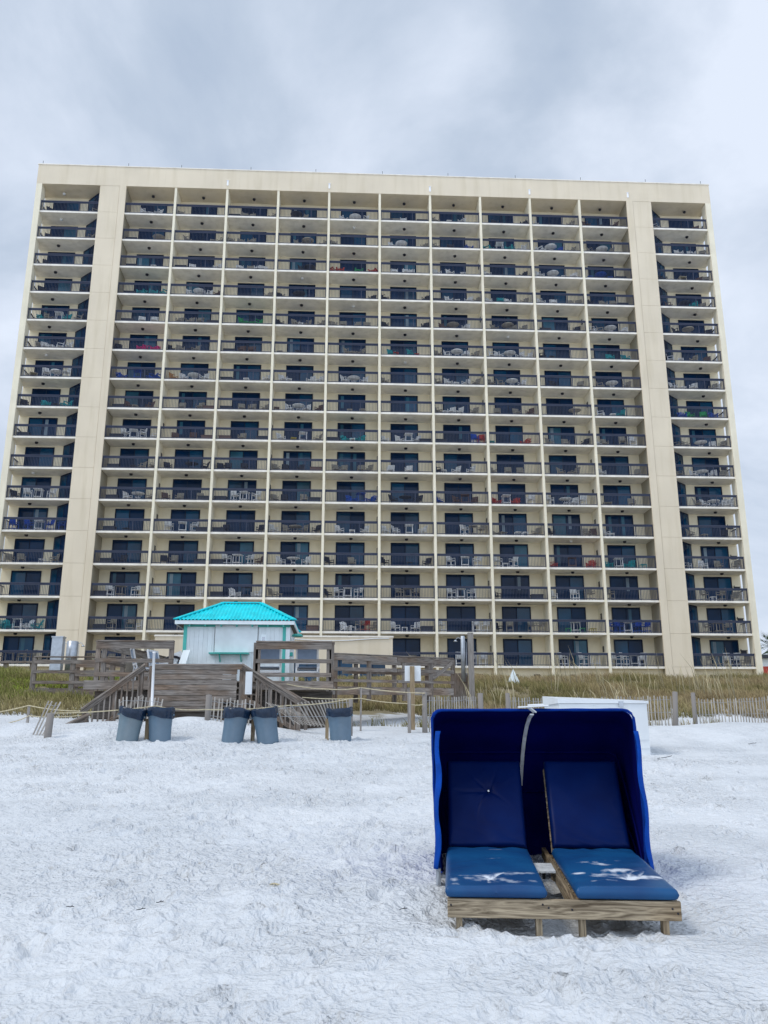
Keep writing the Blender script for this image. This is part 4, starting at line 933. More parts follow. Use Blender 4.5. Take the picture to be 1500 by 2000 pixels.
# ------------------------------------------------------------------ trash cans
def can(pxb, lean, Y, label, shade, stake_dx, fwd=0.0, k=0):
    q = at(pxb, 1449, Y); z0 = g1(q.x, Y); e = empty('trash_can', (q.x, Y, z0-.035), (fwd, lean, 0), label, 'trash can', 'grey trash cans with black liners')
    m = MB(); prof = [(0, -.05), (.245, -.05), (.25, 0), (.262, .35), (.283, .60), (.292, .605), (.295, .74), (.305, .75), (.305, .775), (.285, .775), (.26, .3), (.245, .02), (0, .02)]
    m.lathe(prof, 36, sh=shade); m.build('body', can_m, e)
    for s in (-1, 1): hd = MB(); hd.box(s*.30-.02, s*.30+.02, -.07, .07, .60, .64, shade); hd.build('handle', can_m, e)
    lm = MB(); ph = random.uniform(0, 6)
    def wob(i, t, r, z):
        if i >= 2: return r+.008*math.sin(9*t+ph)+.006*math.sin(17*t), z+(.028*math.sin(2*t+ph)+.010*math.sin(5*t+ph*2))*(1 if i in (2, 3) else .6)-(0.03*math.cos(t-ph) if i == 2 else 0)
        return r, z
    lm.lathe([(0, .35), (.2, .33), (.310, .58), (.322, .70), (.322, .785), (.30, .80), (.275, .76), (.25, .5), (0.0, .34)][2:], 60, wob=lambda i, t, r, z: wob(i+2 if i == 0 else 9, t, r, z) if i < 5 else (r+.02*math.sin(7*t+ph), z)); lm.build('liner', bag_m, e)
    return e
can(247, .13, 20.9, 'leftmost trash can, paler grey, tilting right', (1.35, 1.2, 1.05), 0)
can(312, -.03, 21.0, 'second trash can from left beside a short wood stake', (1, 1, 1), 0)
can(453, .13, 20.9, 'middle trash can leaning right toward its neighbour', (1, 1, 1), 0)
can(524, -.17, 20.9, 'fourth trash can from left, leaning left over wood stake', (1, 1, 1), 0)
can(666, -.07, 21.0, 'rightmost trash can standing by the fanned fence end', (1, 1, 1), 0)
stake(289, 1404, 21.15, .09, 'short tan stake between the two leftmost trash cans', tanwood, name='wooden_stake')
stake(495, 1402, 21.15, .09, 'short reddish stake between the two middle trash cans', cabwood, name='wooden_stake')
stake(639, 1404, 21.2, .08, 'short tan stake left of the rightmost trash can', tanwood, name='wooden_stake')

# ------------------------------------------------------------------ white storage box
YX = 18.0
b0 = at(1097, 1475, YX); b1 = at(1271, 1475, YX); bt = at(1268, 1366, YX).z; bz = g1(b1.x, YX)-.05
e = empty('beach_box', ((b0.x+b1.x)/2, YX, bz), (0, 0, 0), 'big white beach storage box behind the blue lounge', 'storage box'); c = Vector(e.location)
m = MB(); hx = (b1.x-b0.x)/2; hh = bt-bz; hx1 = hx
m.box(-hx, hx, 0, 1.3, 0, hh-.09, 1.0); child(m, 'body', boxwhite, e, (0, 0, 0))
m = MB()
m.box(-hx+.02, hx-.02, -.012, 0, hh*.30, hh*.30+.02, .8); m.box(-hx+.02, hx-.02, -.010, 0, .18, .19, .8)
m.box(hx*-.2-.008, hx*-.2+.008, -.014, 0, .02, hh-.12, .5); m.box(hx*.38-.008, hx*.38+.008, -.014, 0, .4, hh-.12, .5); child(m, 'panel_trim', boxwhite, e, (0, 0, 0))
m = MB(); P = [[(-hx-.03, -.03, hh-.085), (hx+.03, -.03, hh-.085)], [(-hx-.03, -.03, hh+.01), (hx+.03, -.03, hh-.03)], [(-hx-.03, 1.35, hh+.12), (hx+.03, 1.35, hh+.05)], [(-hx-.03, 1.35, hh-.085), (hx+.03, 1.35, hh-.085)], [(-hx-.03, -.03, hh-.085), (hx+.03, -.03, hh-.085)]]
m.grid(P); m.sm = [False]*len(m.sm)
bcount = len(m.v)
for s in (0, 1):
    ids = [0+s, 2+s, 4+s, 6+s]; m.face(ids if s else ids[::-1])
child(m, 'lid', boxwhite, e, (0, 0, 0))
m = MB(); m.box(hx*.4-.05, hx*.4+.05, -.045, -.031, hh-.16, hh-.04); child(m, 'latch', steel, e, (0, 0, 0))

# ------------------------------------------------------------------ blue double lounge with canopy
LX, LY = 1.548, 6.31
SLP = .052
LR = Matrix.Rotation(-.127, 4, 'Z') @ Matrix.Rotation(SLP, 4, 'X')
lounge = empty('beach_lounge', (LX, LY, .308), LR.to_euler(), 'double beach lounge with royal blue clamshell canopy on wooden frame', 'beach lounge')
def lb(mb, name, mats, parent=lounge, bevel=0, solid=0):
    o = mb.build(name, mats, parent)
    if bevel: b = o.modifiers.new('b', 'BEVEL'); b.width = bevel; b.segments = 2; b.limit_method = 'ANGLE'
    return o
FT = .195
m = MB(); m.box(-.80, .80, 0, .04, FT-.125, FT, 1.05); lb(m, 'front_board', cabwood, bevel=.006)
m = MB()
for x, z in ((-.775, FT-.04), (.74, FT-.045), (.775, FT-.075), (.06, FT-.06), (-.10, FT-.05), (-.14, FT-.03)): m.lathe([(0, -.004), (.007, -.004), (.007, .003), (0, .003)], 10, Matrix.Translation((x, -.001, z)) @ Matrix.Rotation(PI/2, 4, 'X'))
lb(m, 'screws', light_dark)
for x in (-.72, -.165, .135, .70):
    m = MB(); m.box(x-.022, x+.022, .045, .13, -.16, FT-.03, 1.1); lb(m, 'leg', cabwood, bevel=.004)
    m = MB(); m.box(x-.022, x+.022, 1.75, 1.83, -.12, FT-.03, 1.0); lb(m, 'leg', cabwood, bevel=.004)
for x in (-.78, -.125, .085, .78):
    m = MB(); m.box(x-.019, x+.019, .042, 2.1, FT-.105, FT-.012, 1.0); lb(m, 'side_rail', cabwood, bevel=.004)
for (xa_, xb_) in ((-.76, -.145), (.105, .76)):
    m = MB()
    for k in range(13): m.box(xa_, xb_, .06+k*.115, .06+k*.115+.085, FT-.03, FT-.008)
    lb(m, 'seat_slats', cabwood)
    m = MB(); 
    B0 = Vector((0, 1.52, FT+.02)); B1 = Vector((0, 2.02, FT+.70))
    for x in (xa_+.02, xb_-.02): m.bar(B0+Vector((x, .05, -.02)), B1+Vector((x, .05, -.02)), .035, .06)
    for k in range(8):
        p = B0.lerp(B1, (k+.5)/8)+Vector((0, .03, 0)); m.bar(p+Vector((xa_-.005, 0, 0)), p+Vector((xb_+.0, 0, 0)), .07, .018, up=(0, -.8, .5))
    lb(m, 'back_frame', cabwood)
m = MB(); m.box(-.106, .066, .98, 1.30, FT-.02, FT+.0, 1.0); lb(m, 'tray', MATS.setdefault('sandy', mat('sandy_board', (.56, .57, .57), .9, .25, 14, .5, 30)), bevel=.004)
m = MB(); m.box(-.01, .015, 1.31, 1.33, FT-.13, FT-.03, .3); lb(m, 'bracket', light_dark)
# cushions
cushion_m = bpy.data.materials.new('cushion_vinyl'); cushion_m.use_nodes = True
nt = cushion_m.node_tree; L = nt.links; bs = nt.nodes['Principled BSDF']
tc = nd(nt, 'ShaderNodeTexCoord'); at1 = nd(nt, 'ShaderNodeAttribute'); at1.attribute_name = 'sand'
n1 = nd(nt, 'ShaderNodeTexNoise'); n1.inputs['Scale'].default_value = 14; n1.inputs['Detail'].default_value = 9; n1.inputs['Roughness'].default_value = .65; L.new(tc.outputs['Object'], n1.inputs['Vector'])
add = nd(nt, 'ShaderNodeMath'); add.operation = 'ADD'; L.new(at1.outputs['Fac'], add.inputs[0]); L.new(n1.outputs['Fac'], add.inputs[1])
mr = nd(nt, 'ShaderNodeMapRange'); mr.inputs[1].default_value = .74; mr.inputs[2].default_value = 1.40; mr.inputs[4].default_value = .9; L.new(add.outputs[0], mr.inputs[0])
n2 = nd(nt, 'ShaderNodeTexNoise'); n2.inputs['Scale'].default_value = 2.5; n2.inputs['Detail'].default_value = 7; L.new(tc.outputs['Object'], n2.inputs['Vector'])
cr = nd(nt, 'ShaderNodeValToRGB'); cr.color_ramp.elements[0].position = .3; cr.color_ramp.elements[1].position = .75
cr.color_ramp.elements[0].color = (.002, .038, .14, 1); cr.color_ramp.elements[1].color = (.005, .085, .225, 1); L.new(n2.outputs['Fac'], cr.inputs[0])
mx = nd(nt, 'ShaderNodeMix'); mx.data_type = 'RGBA'; L.new(mr.outputs[0], mx.inputs[0]); L.new(cr.outputs[0], mx.inputs[6]); mx.inputs[7].default_value = (.70, .74, .80, 1)
L.new(mx.outputs[2], bs.inputs['Base Color']); bs.inputs['Roughness'].default_value = .42; bs.inputs['Specular IOR Level'].default_value = .35
bp = nd(nt, 'ShaderNodeBump'); bp.inputs['Strength'].default_value = .22; bp.inputs['Distance'].default_value = .015
n3 = nd(nt, 'ShaderNodeTexNoise'); n3.inputs['Scale'].default_value = 4; n3.inputs['Detail'].default_value = 3; n3.inputs['Distortion'].default_value = .3; L.new(tc.outputs['Object'], n3.inputs['Vector']); L.new(n3.outputs['Fac'], bp.inputs['Height']); L.new(bp.outputs[0], bs.inputs['Normal'])
cushion_d = cushion_m.copy(); cushion_d.name = 'cushion_vinyl_shaded'; cushion_d.node_tree.nodes['Principled BSDF'].inputs['Specular IOR Level'].default_value = .08  # darker copy for the backrests, canopy shade put into the vinyl colour
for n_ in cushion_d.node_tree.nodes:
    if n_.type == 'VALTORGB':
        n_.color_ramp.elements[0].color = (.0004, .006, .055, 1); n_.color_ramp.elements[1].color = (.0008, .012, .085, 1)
def cushion(name, x0, x1, ln, th, M, tufts, sands, seed, par):
    """padded slab: local u across, v along, w up; M maps (u, v, w) to lounge space"""
    nu, nv = 64, int(ln/.0125); w = x1-x0; P = {}; sandv = []; verts = []; faces = []
    u = np.linspace(0, 1, nu+1); v = np.linspace(0, 1, nv+1); U, V = np.meshgrid(u, v)
    X = U*w; Y = V*ln
    ed = np.minimum(np.minimum(X, w-X), np.minimum(Y, ln-Y)); rd = .045; e_ = np.clip(ed/rd, 0, 1); prof = np.sqrt(1-(1-e_)**2)
    top = th*.5*prof; S = np.zeros_like(top)
    top = top+.010*prof*(vnoise(X*4+seed, Y*3, seed)-.4)+.012*prof*np.sin(np.pi*U)*np.sin(np.pi*V)
    for (tu, tv, dp, sd) in tufts:
        dx = X-tu*w; dy = Y-tv*ln; r = np.hypot(dx, dy)+1e-6; a = np.arctan2(dy, dx)
        top = top-dp*np.exp(-(r/.035)**1.3)
        wr = np.zeros_like(r); rs = random.Random(seed+int(tv*100))
        for k in range(9):
            a0 = rs.uniform(-PI, PI); curl = rs.uniform(-2.2, 2.2); lk = rs.uniform(.05, .26); da = np.angle(np.exp(1j*(a-a0-curl*r)))
            wr += np.exp(-(da*r/.0095)**2)*np.exp(-(r/lk)**2)*np.clip(r/.012, 0, 1)
        top = top-(.012 if name == 'back_cushion' else .008)*np.clip(wr, 0, 1.2); S += sd*(.8*np.clip(wr, 0, 1)*np.clip(vnoise(X*22, Y*22, seed+9)*2.6, .45, 1)+.45*np.exp(-(r/.05)**2)+.16*np.exp(-(r/.17)**2))
    for sd_ in sands:
        su, sv, sr, sa = sd_[:4]; an, el = (sd_[4], sd_[5]) if len(sd_) > 4 else (0, 1)
        dx = X-su*w; dy = Y-sv*ln; p_ = dx*math.cos(an)+dy*math.sin(an); q_ = -dx*math.sin(an)+dy*math.cos(an)
        S += 1.3*sa*np.exp(-(p_/(sr*el))**2-(q_/sr)**2)*np.clip(.35+1.5*vnoise(X*26+seed, Y*18, seed+1), .3, 1.4)
    fold = np.exp(-(ed_v := (ln-Y if name == 'seat_cushion' else Y))/.10)
    top = top-.006*prof*fold*np.sin(X*26+3*vnoise(X*5, Y*9, seed+3)*2+Y*40)-.004*prof*(1-fold)*np.abs(vnoise(X*3+Y*2, Y*5-X*3, seed+4)-.5)*3
    bot = -th*.5*prof
    for (Zs, flip) in ((top, False), (bot, True)):
        b = len(verts)
        for j in range(nv+1):
            for i in range(nu+1):
                verts.append(tuple(M @ Vector((x0+X[j, i], Y[j, i], Zs[j, i])))); sandv.append(float(S[j, i]) if not flip else 0)
        for j in range(nv):
            for i in range(nu):
                q = [b+j*(nu+1)+i, b+j*(nu+1)+i+1, b+(j+1)*(nu+1)+i+1, b+(j+1)*(nu+1)+i]; faces.append(q[::-1] if flip else q)
    me = bpy.data.meshes.new(name); me.from_pydata(verts, [], faces); me.polygons.foreach_set('use_smooth', [True]*len(faces))
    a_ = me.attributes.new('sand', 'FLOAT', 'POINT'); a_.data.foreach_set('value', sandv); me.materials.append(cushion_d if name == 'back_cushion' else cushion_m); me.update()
    bm = bmesh.new(); bm.from_mesh(me); bmesh.ops.remove_doubles(bm, verts=bm.verts, dist=.0004); bm.to_mesh(me); bm.free()
    o = bpy.data.objects.new(name, me); COL.objects.link(o); o.parent = par
    pp = MB(); e0 = .006; loop = [(e0, e0), (w-e0, e0), (w-e0, ln-e0), (e0, ln-e0)]; pts = []
    for k in range(4):
        a1_, b1_ = loop[k], loop[(k+1) % 4]
        for q in range(12): pts.append(M @ Vector((x0+a1_[0]+(b1_[0]-a1_[0])*q/12, a1_[1]+(b1_[1]-a1_[1])*q/12, .002*math.sin(k*7+q*1.7))))
    pts.append(pts[0]); pp.tube(pts, .0055, 6); pp.build('piping', me.materials[0], o); return o
TH = .085
Ms = Matrix.Translation((0, -.015, FT+TH/2+.004)) 
ang = math.atan2(.72, .50)
Mb = Matrix.Translation((0, 1.53, FT+.075)) @ Matrix.Rotation(ang, 4, 'X')
cushion('seat_cushion', -.815, -.105, 1.50, TH, Ms, [(.47, .19, .03, .8)], [(.76, .26, .035, .38, .25, 4), (.30, .15, .06, .26, 0, 2), (.08, .12, .04, .35), (.10, .05, .03, .4), (.62, .10, .06, .22, -.6, 2), (.55, .12, .25, .06), (.86, .10, .05, .3), (.5, .62, .012, .4, .4, 7), (.6, .9, .02, .3, .1, 6)], 3, lounge)
cushion('seat_cushion', .09, .79, 1.50, TH, Ms, [(.62, .21, .032, .8)], [(.44, .50, .05, .5, -.5, 1.8), (.55, .36, .05, .5, .2, 2.2), (.84, .23, .055, .55, .15, 2.6), (.36, .27, .045, .4, .1, 2.5), (.12, .31, .03, .6, .3, 2), (.30, .56, .03, .34, .1, 3.5), (.25, .14, .03, .3, .5, 2), (.62, .30, .18, .10), (.45, .15, .03, .25, -.4, 3), (.6, .62, .015, .35, .1, 5)], 5, lounge)
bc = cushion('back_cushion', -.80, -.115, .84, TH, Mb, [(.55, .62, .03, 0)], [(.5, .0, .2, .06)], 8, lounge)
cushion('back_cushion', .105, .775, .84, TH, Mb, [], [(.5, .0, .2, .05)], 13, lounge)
m = MB(); q = Mb @ Vector((-.80+.55*.685, 62*.84*.01, .035)); m.lathe([(0, .004), (.009, .004), (.009, -.004), (0, -.004)], 12, Matrix.Translation(q) @ Matrix.Rotation(ang, 4, 'X')); lb(m, 'button', white_p, bc)
# canopy shell: U shaped bows that fan out from a pivot on each side
PV = Vector((0, 1.40, .09))
bows = [(6, .895, 1.36), (8, .90, 1.365), (26, .905, 1.37), (46, .90, 1.36), (66, .89, 1.34), (86, .88, 1.30), (103, .87, 1.25)]
def section(deg, hw, R, n=60, inset=0.0):
    hw -= inset; R -= inset; r = .085; a0 = math.radians(deg); pts = []
    L1 = R-r; La = r*PI/2; L2 = 2*(hw-r); tot = 2*L1+2*La+L2
    for k in range(n+1):
        s = tot*k/n
        if s < L1: p = (-hw, s)
        elif s < L1+La: a = (s-L1)/r; p = (-hw+r-r*math.cos(a), R-r+r*math.sin(a))
        elif s < L1+La+L2: p = (-hw+r+(s-L1-La), R)
        elif s < L1+2*La+L2: a = (s-L1-La-L2)/r; p = (hw-r+r*math.sin(a), R-r+r*math.cos(a))
        else: p = (hw, R-r-(s-L1-2*La-L2))
        x, d = p; d = max(d, .02); x += .02*(1-min(1, d/.5))*(-1 if x > 0 else 1); x -= .03*(d/R)
        pts.append(Vector((x, PV.y+d*math.sin(a0), PV.z+d*math.cos(a0))))
    return pts
P = []
for i in range(len(bows)-1):
    for k in range(4):
        t = k/4; P.append((section(*[bows[i][q]*(1-t)+bows[i+1][q]*t for q in range(3)]), t, i))
P.append((section(*bows[-1]), 0, len(bows)-1))
G = []
for ii, (row, t, i) in enumerate(P):
    out_ = []
    for j, p in enumerate(row):
        d = p-Vector((0, PV.y, PV.z)); rr_ = Vector((0, d.y, d.z)).length
        nz = float(vnoise(np.array([ii*.4+j*.05]), np.array([j*.5]), 31)[0])-.5
        sag = (.022 if i > 0 else 0)*math.sin(t*PI)*min(1, rr_/.8)
        cen = Vector((p.x*.75, PV.y+.45, PV.z+.5)); dirv = (p-cen).normalized()
        out_.append(p-dirv*sag+dirv*nz*.016*(min(1, ii/4)))
    G.append(out_)
m = MB(); m.grid(G); o = lb(m, 'canopy', fabric); o.data.materials.append(fabric_shaded)
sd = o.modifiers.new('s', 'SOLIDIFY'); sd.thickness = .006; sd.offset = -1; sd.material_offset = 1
sb = o.modifiers.new('ss', 'SUBSURF'); sb.levels = sb.render_levels = 1
# hem sleeve round the front bow, gathered at the lower ends
sec0 = section(5.4, .897, 1.362, n=110); m = MB(); rad = []
for k, p in enumerate(sec0):
    tt = min(k, len(sec0)-1-k)/11; rad.append(.013+(.012*max(0, 1-tt)*abs(math.sin(k*1.9)) if tt < 1 else .0015*math.sin(k*.8)))
m.tube(sec0, rad, 12); lb(m, 'bow_sleeve', trim_fab, o)
# loose side flaps hanging just outside the front bow
for s in (-1, 1):
    G = []
    for k in range(26):
        f_ = k/25; d = 1.18-f_*1.14; row = []; wd = .05+.16*math.sin(min(1, f_*1.25)*PI*.62)
        for q in range(7):
            t = q/6; a0 = math.radians(5.4); y = PV.y+d*math.sin(a0)-.018-wd*t*.55; x = s*(.893+.014*math.sin(k*.55)*t+.03*math.sin(t*PI)-.03*d/1.36)
            row.append((x-s*.02*t*t, y, PV.z+d*math.cos(a0)+.012*math.sin(k*1.1)*t))
        G.append(row)
    m = MB(); m.grid(G); f2 = lb(m, 'side_flap', flap_fab, o); sd = f2.modifiers.new('s', 'SOLIDIFY'); sd.thickness = .003
for ix in (3, 4):
    m = MB(); m.tube(section(*bows[ix], inset=.02), .010, 8); lb(m, 'inner_bow', fabric_shaded, o)
# white centre rib and top plate
rp = []
for dg in (6, 15, 25, 35, 45, 55, 63): a_ = math.radians(dg); rp.append(Vector((-.02-.0008*dg, PV.y+1.325*math.sin(a_), PV.z+1.325*math.cos(a_))))
rp2 = []
for a_, b2 in zip(rp[:-1], rp[1:]):
    for k in range(4): rp2.append(a_.lerp(b2, k/4))
rp2.append(rp[-1]); m = MB()
for a_, b2 in zip(rp2[:-1], rp2[1:]): m.bar(a_, b2+(b2-a_)*.15, .034, .012, 1.0)
lb(m, 'centre_rib', white_p)
yt = PV.y+1.375*math.sin(math.radians(5)); zt_ = PV.z+1.385
m = MB(); m.bar((-.15, yt-.02, zt_-.004), (.12, yt-.02, zt_+.01), .09, .012, 1.0); m.bar((-.06, yt+.02, zt_+.014), (.08, yt+.02, zt_+.02), .05, .012, 1.0); m.bar((-.05, yt-.035, zt_-.01), (-.0, yt+.0, zt_-.05), .05, .012, 1.0); lb(m, 'top_plate', white_p, bevel=.003)
for s in (-1, 1):
    m = MB(); x = s*.885; m.box(x-.02, x+.02, PV.y-.06, PV.y+.03, PV.z-.10, PV.z+.04, 1); m.bar((x, PV.y-.07, PV.z+.02), (x+s*.02, PV.y-.09, PV.z-.16), .018, .012, 1); m.bar((s*.78, PV.y, PV.z-.03), (x-s*.02, PV.y, PV.z-.03), .03, .03, 1); lb(m, 'hinge', steel, bevel=.002)

# ------------------------------------------------------------------ litter on the sand
def litter(px, py, Y, label, kind):
    q = at(px, py, Y); z = g1(q.x, Y)+.02; m = MB(); r = random.Random(px)
    if kind == 'twig':
        pts = [Vector((0, 0, 0))]
        for k in range(4): pts.append(pts[-1]+Vector((r.uniform(.008, .02), r.uniform(-.012, .012), r.uniform(-.002, .005)))*(1 if Y < 12 else 4))
        m.tube(pts, .003 if Y < 12 else .006, 5); m.tube([pts[2], pts[2]+Vector((.01, .02, .008))], .002, 5); o = m.build('twig', light_dark, None, (q.x, Y, z)); tag(o, label, 'twig')
    else:
        for k in range(9):
            a_ = k*.7; m.tube([(0, 0, .01), (.025*math.cos(a_), .025*math.sin(a_), .012), (.05*math.cos(a_+.4), .05*math.sin(a_+.4), .003)], [.003, .004, .002], 5)
        o = m.build('seaweed_clump', rope_m, None, (q.x, Y, z)); tag(o, label, 'seaweed')
litter(540, 1652, 7.6, 'small tan seaweed clump lying on open sand left of lounge', 's')
for px, py, Y, l in ((508, 1654, 7.6, 'dark twig beside the tan seaweed clump'), (272, 1698, 6.9, 'dark forked twig on smooth sand at left'), (136, 1694, 7.0, 'tiny dark twig at far left on smooth sand'), (780, 1693, 6.9, 'tiny dark twig on sand just left of lounge'), (310, 1687, 7.1, 'thin curved twig right of the forked twig'), (1290, 1470, 17.3, 'tangle of dry twigs right of the white storage box'), (1460, 1440, 20, 'dry twig on the smooth sand at far right')):
    litter(px, py, Y, l, 'twig')

# ------------------------------------------------------------------ dune grass
def blades(name, region, n_cl, per, hgt, cols, label, seed, w=.016, avoid=None, stalks=0, lean=.35):
    r = np.random.default_rng(seed); cx, cy = region(r, n_cl); keep = np.ones(len(cx), bool)
    if avoid is not None: keep = ~avoid(cx, cy)
    cx, cy = cx[keep], cy[keep]; n = len(cx)*per
    bx = np.repeat(cx, per)+r.normal(0, .16, n); by = np.repeat(cy, per)+r.normal(0, .16, n); ch = np.repeat(r.uniform(.6, 1.25, len(cx)), per)
    h = hgt*ch*r.uniform(.55, 1.2, n); wv = w*r.uniform(.7, 1.3, n); bz = gz(bx, by)-.03
    az = r.uniform(0, 2*PI, n); ln = np.abs(r.normal(lean, .22, n)); wind = -.25
    tx = np.sin(az)*ln*h+wind*h*r.uniform(.2, 1.1, n); ty = np.cos(az)*ln*h
    fa = r.uniform(0, PI, n)*.5-PI/4; dx = np.cos(fa)*wv/2; dy = np.sin(fa)*wv/2
    if stalks:
        st_ = r.uniform(0, 1, n) < stalks; h = np.where(st_, h*1.9, h); 
    co = np.zeros((n, 5, 3)); 
    co[:, 0] = np.stack([bx-dx, by-dy, bz], 1); co[:, 1] = np.stack([bx+dx, by+dy, bz], 1)
    mx_ = bx+tx*.38; my_ = by+ty*.38; mz = bz+h*.62
    co[:, 2] = np.stack([mx_+dx*.8, my_+dy*.8, mz], 1); co[:, 3] = np.stack([mx_-dx*.8, my_-dy*.8, mz], 1)
    co[:, 4] = np.stack([bx+tx, by+ty, bz+h*(1-.35*np.clip(ln, 0, 1))], 1)
    me = bpy.data.meshes.new(name); me.vertices.add(n*5); me.vertices.foreach_set('co', co.ravel().astype(np.float32))
    b = np.arange(n)*5; loops = np.stack([b, b+1, b+2, b+3, b+3, b+2, b+4], 1).ravel().astype(np.int32)
    me.loops.add(n*7); me.loops.foreach_set('vertex_index', loops)
    ls = np.stack([np.arange(n)*7, np.arange(n)*7+4], 1).ravel().astype(np.int32); lt = np.tile([4, 3], n).astype(np.int32)
    me.polygons.add(n*2); me.polygons.foreach_set('loop_start', ls); me.polygons.foreach_set('loop_total', lt)
    cols = np.array(cols); cc = np.repeat(r.uniform(0, 1, len(cx)), per)*.6+r.uniform(0, 1, n)*.4
    grn = np.clip((vnoise(bx*.28+seed, by*.28, seed)-.3)*2.2, 0, 1); cc = np.clip(cc*.55+.45*grn, 0, .999)*(len(cols)-1); i = cc.astype(int); f = (cc-i)[:, None]
    c = cols[i]*(1-f)+cols[i+1]*f; c = c*r.uniform(.7, 1.75, n)[:, None]
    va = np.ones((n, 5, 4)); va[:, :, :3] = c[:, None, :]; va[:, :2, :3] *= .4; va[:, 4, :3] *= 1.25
    a = me.attributes.new('tint', 'FLOAT_COLOR', 'POINT'); a.data.foreach_set('color', va.ravel().astype(np.float32))
    me.update(); me.validate()
    me.materials.append(grass_m); o = bpy.data.objects.new(name, me); COL.objects.link(o); tag(o, label, 'grass', None, 'stuff'); return o
grass_m = bpy.data.materials.new('grass_blade'); grass_m.use_nodes = True; nt = grass_m.node_tree; bs = nt.nodes['Principled BSDF']; bs.inputs['Roughness'].default_value = .7; bs.inputs['Specular IOR Level'].default_value = .15
a = nd(nt, 'ShaderNodeAttribute'); a.attribute_name = 'tint'; nt.links.new(a.outputs['Color'], bs.inputs['Base Color'])
tr = nd(nt, 'ShaderNodeBsdfTranslucent'); nt.links.new(a.outputs['Color'], tr.inputs['Color']); ms_ = nd(nt, 'ShaderNodeMixShader'); ms_.inputs[0].default_value = .3
nt.links.new(bs.outputs[0], ms_.inputs[1]); nt.links.new(tr.outputs[0], ms_.inputs[2]); nt.links.new(ms_.outputs[0], nt.nodes['Material Output'].inputs[0])
DRY = [(.28, .205, .115), (.36, .285, .16), (.25, .21, .095), (.15, .155, .055)]
GRN = [(.30, .27, .11), (.27, .31, .06), (.20, .31, .04), (.14, .27, .03)]
def av_deck(x, y): return ((x > -9.3) & (x < .2) & (y < 32.4)) | ((x > -9.7) & (x < -1.0) & (y < 26.5)) | ((x > r0.x-.3) & (x < r1.x+.1) & (y > ya-.3) & (y < yb+1.8))
def reg_r(r, n):
    y = 29.5+(r.uniform(0, 1, n)**1.15)*34; x = -1.5+r.uniform(0, 1, n)*(y*.60+1.5); edge = 33.2+1.2*np.sin(x*.5)-3.2*np.exp(-((x-1)/3.)**2); k = (y > edge) | (r.uniform(0, 1, n) < .02); return x[k], y[k]
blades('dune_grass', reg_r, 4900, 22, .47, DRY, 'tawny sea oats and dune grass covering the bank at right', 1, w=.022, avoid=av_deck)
def reg_l(r, n):
    y = 27+(r.uniform(0, 1, n)**1.1)*30; x = -y*.47-1.5+r.uniform(0, 1, n)*(y*.47-1.0); k = (y > 27.3+.5*np.sin(x)); return x[k], y[k]
def reg_g(r, n):
    y = 30.5+r.uniform(0, 1, n)**.8*12; x = -23+r.uniform(0, 1, n)*13; k = y > 31.5+.25*(x+20)*np.sin(x*.7); return x[k], y[k]
def av_l(x, y): return ((x > -9.3) & (y < 32.4)) & ~((x < -6.0) & (y > 26.8) & (y < 31.9)) | ((y > 31.8) & (y < 33.9) & (x > -11.9))
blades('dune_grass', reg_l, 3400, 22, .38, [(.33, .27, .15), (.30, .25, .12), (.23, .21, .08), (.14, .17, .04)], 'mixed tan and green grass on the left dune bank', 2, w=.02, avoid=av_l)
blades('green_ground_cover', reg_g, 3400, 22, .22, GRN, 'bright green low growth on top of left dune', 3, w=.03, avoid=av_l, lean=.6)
# tall seed stalks
def reg_s(r, n):
    y = 34+r.uniform(0, 1, n)*20; x = 3+r.uniform(0, 1, n)*(y*.52-3); return x, y
blades('sea_oats', reg_s, 45, 5, 2.0, [(.5, .44, .29), (.42, .36, .22)], 'few tall thin pale seed stalks rising above the dune grass', 6, w=.034, lean=.12)
# sparse tufts in the sand by the fences
def reg_t(r, n):
    x = np.concatenate([r.uniform(-1, 3.5, n//2), r.uniform(9, 17, n//2)]); y = np.concatenate([r.uniform(26.5, 30, n//2), r.uniform(26, 31, n//2)]); return x, y
blades('sparse_grass', reg_t, 60, 9, .35, DRY, 'thin dry tufts in white sand near the slat fences', 9, w=.018)

# ------------------------------------------------------------------ far right: palm and distant building
q = at(1512, 1330, 85); m = MB(); zt = at(1512, 1262, 85).z; pal = empty('palm_tree', (q.x, 85, 5.4), label='cabbage palm at the right edge beyond the tower', cat='tree')
m = MB(); m.tube([(0, 0, -.5), (.1, 0, (zt-5.4)*.5), (.0, 0, zt-5.4)], [.3, .22, .2], 10, mi=0); m.build('trunk', postwood, pal)
m = MB(); r = random.Random(4)
for k in range(46):
    a_ = r.uniform(0, 2*PI); el = r.uniform(-.7, 1.1); L_ = r.uniform(1.3, 1.9); d = Vector((math.cos(a_)*math.cos(el), math.sin(a_)*math.cos(el), math.sin(el))); s0 = Vector((0, 0, zt-5.4))
    tip = s0+d*L_+Vector((0, 0, -.35)); 
    for q_ in range(14):
        aa = (q_-6.5)/6.5*1.1; side = d.cross(Vector((0, 0, 1))).normalized(); mid = s0+d*L_*.55; e2 = mid+(d*math.cos(aa)+side*math.sin(aa))*L_*.5+Vector((0, 0, -.3*abs(aa)))
        b0_ = len(m.v); wv = side*.025; m.v += [tuple(mid-wv), tuple(mid+wv), tuple(e2)]; m.face([b0_, b0_+1, b0_+2], None, r.uniform(.6, 1.4))
    m.bar(s0, s0+d*L_*.56, .03, .02)
m.build('crown', mat('palm_leaf', (.06, .11, .04), .6, .3, 2, shade=True), pal)
q = at(1500, 1330, 150)
db = empty('distant_building', (q.x+6, 152, 5.2), label='low pale building with teal and red front at right edge behind palm', cat='building'); c = Vector(db.location)
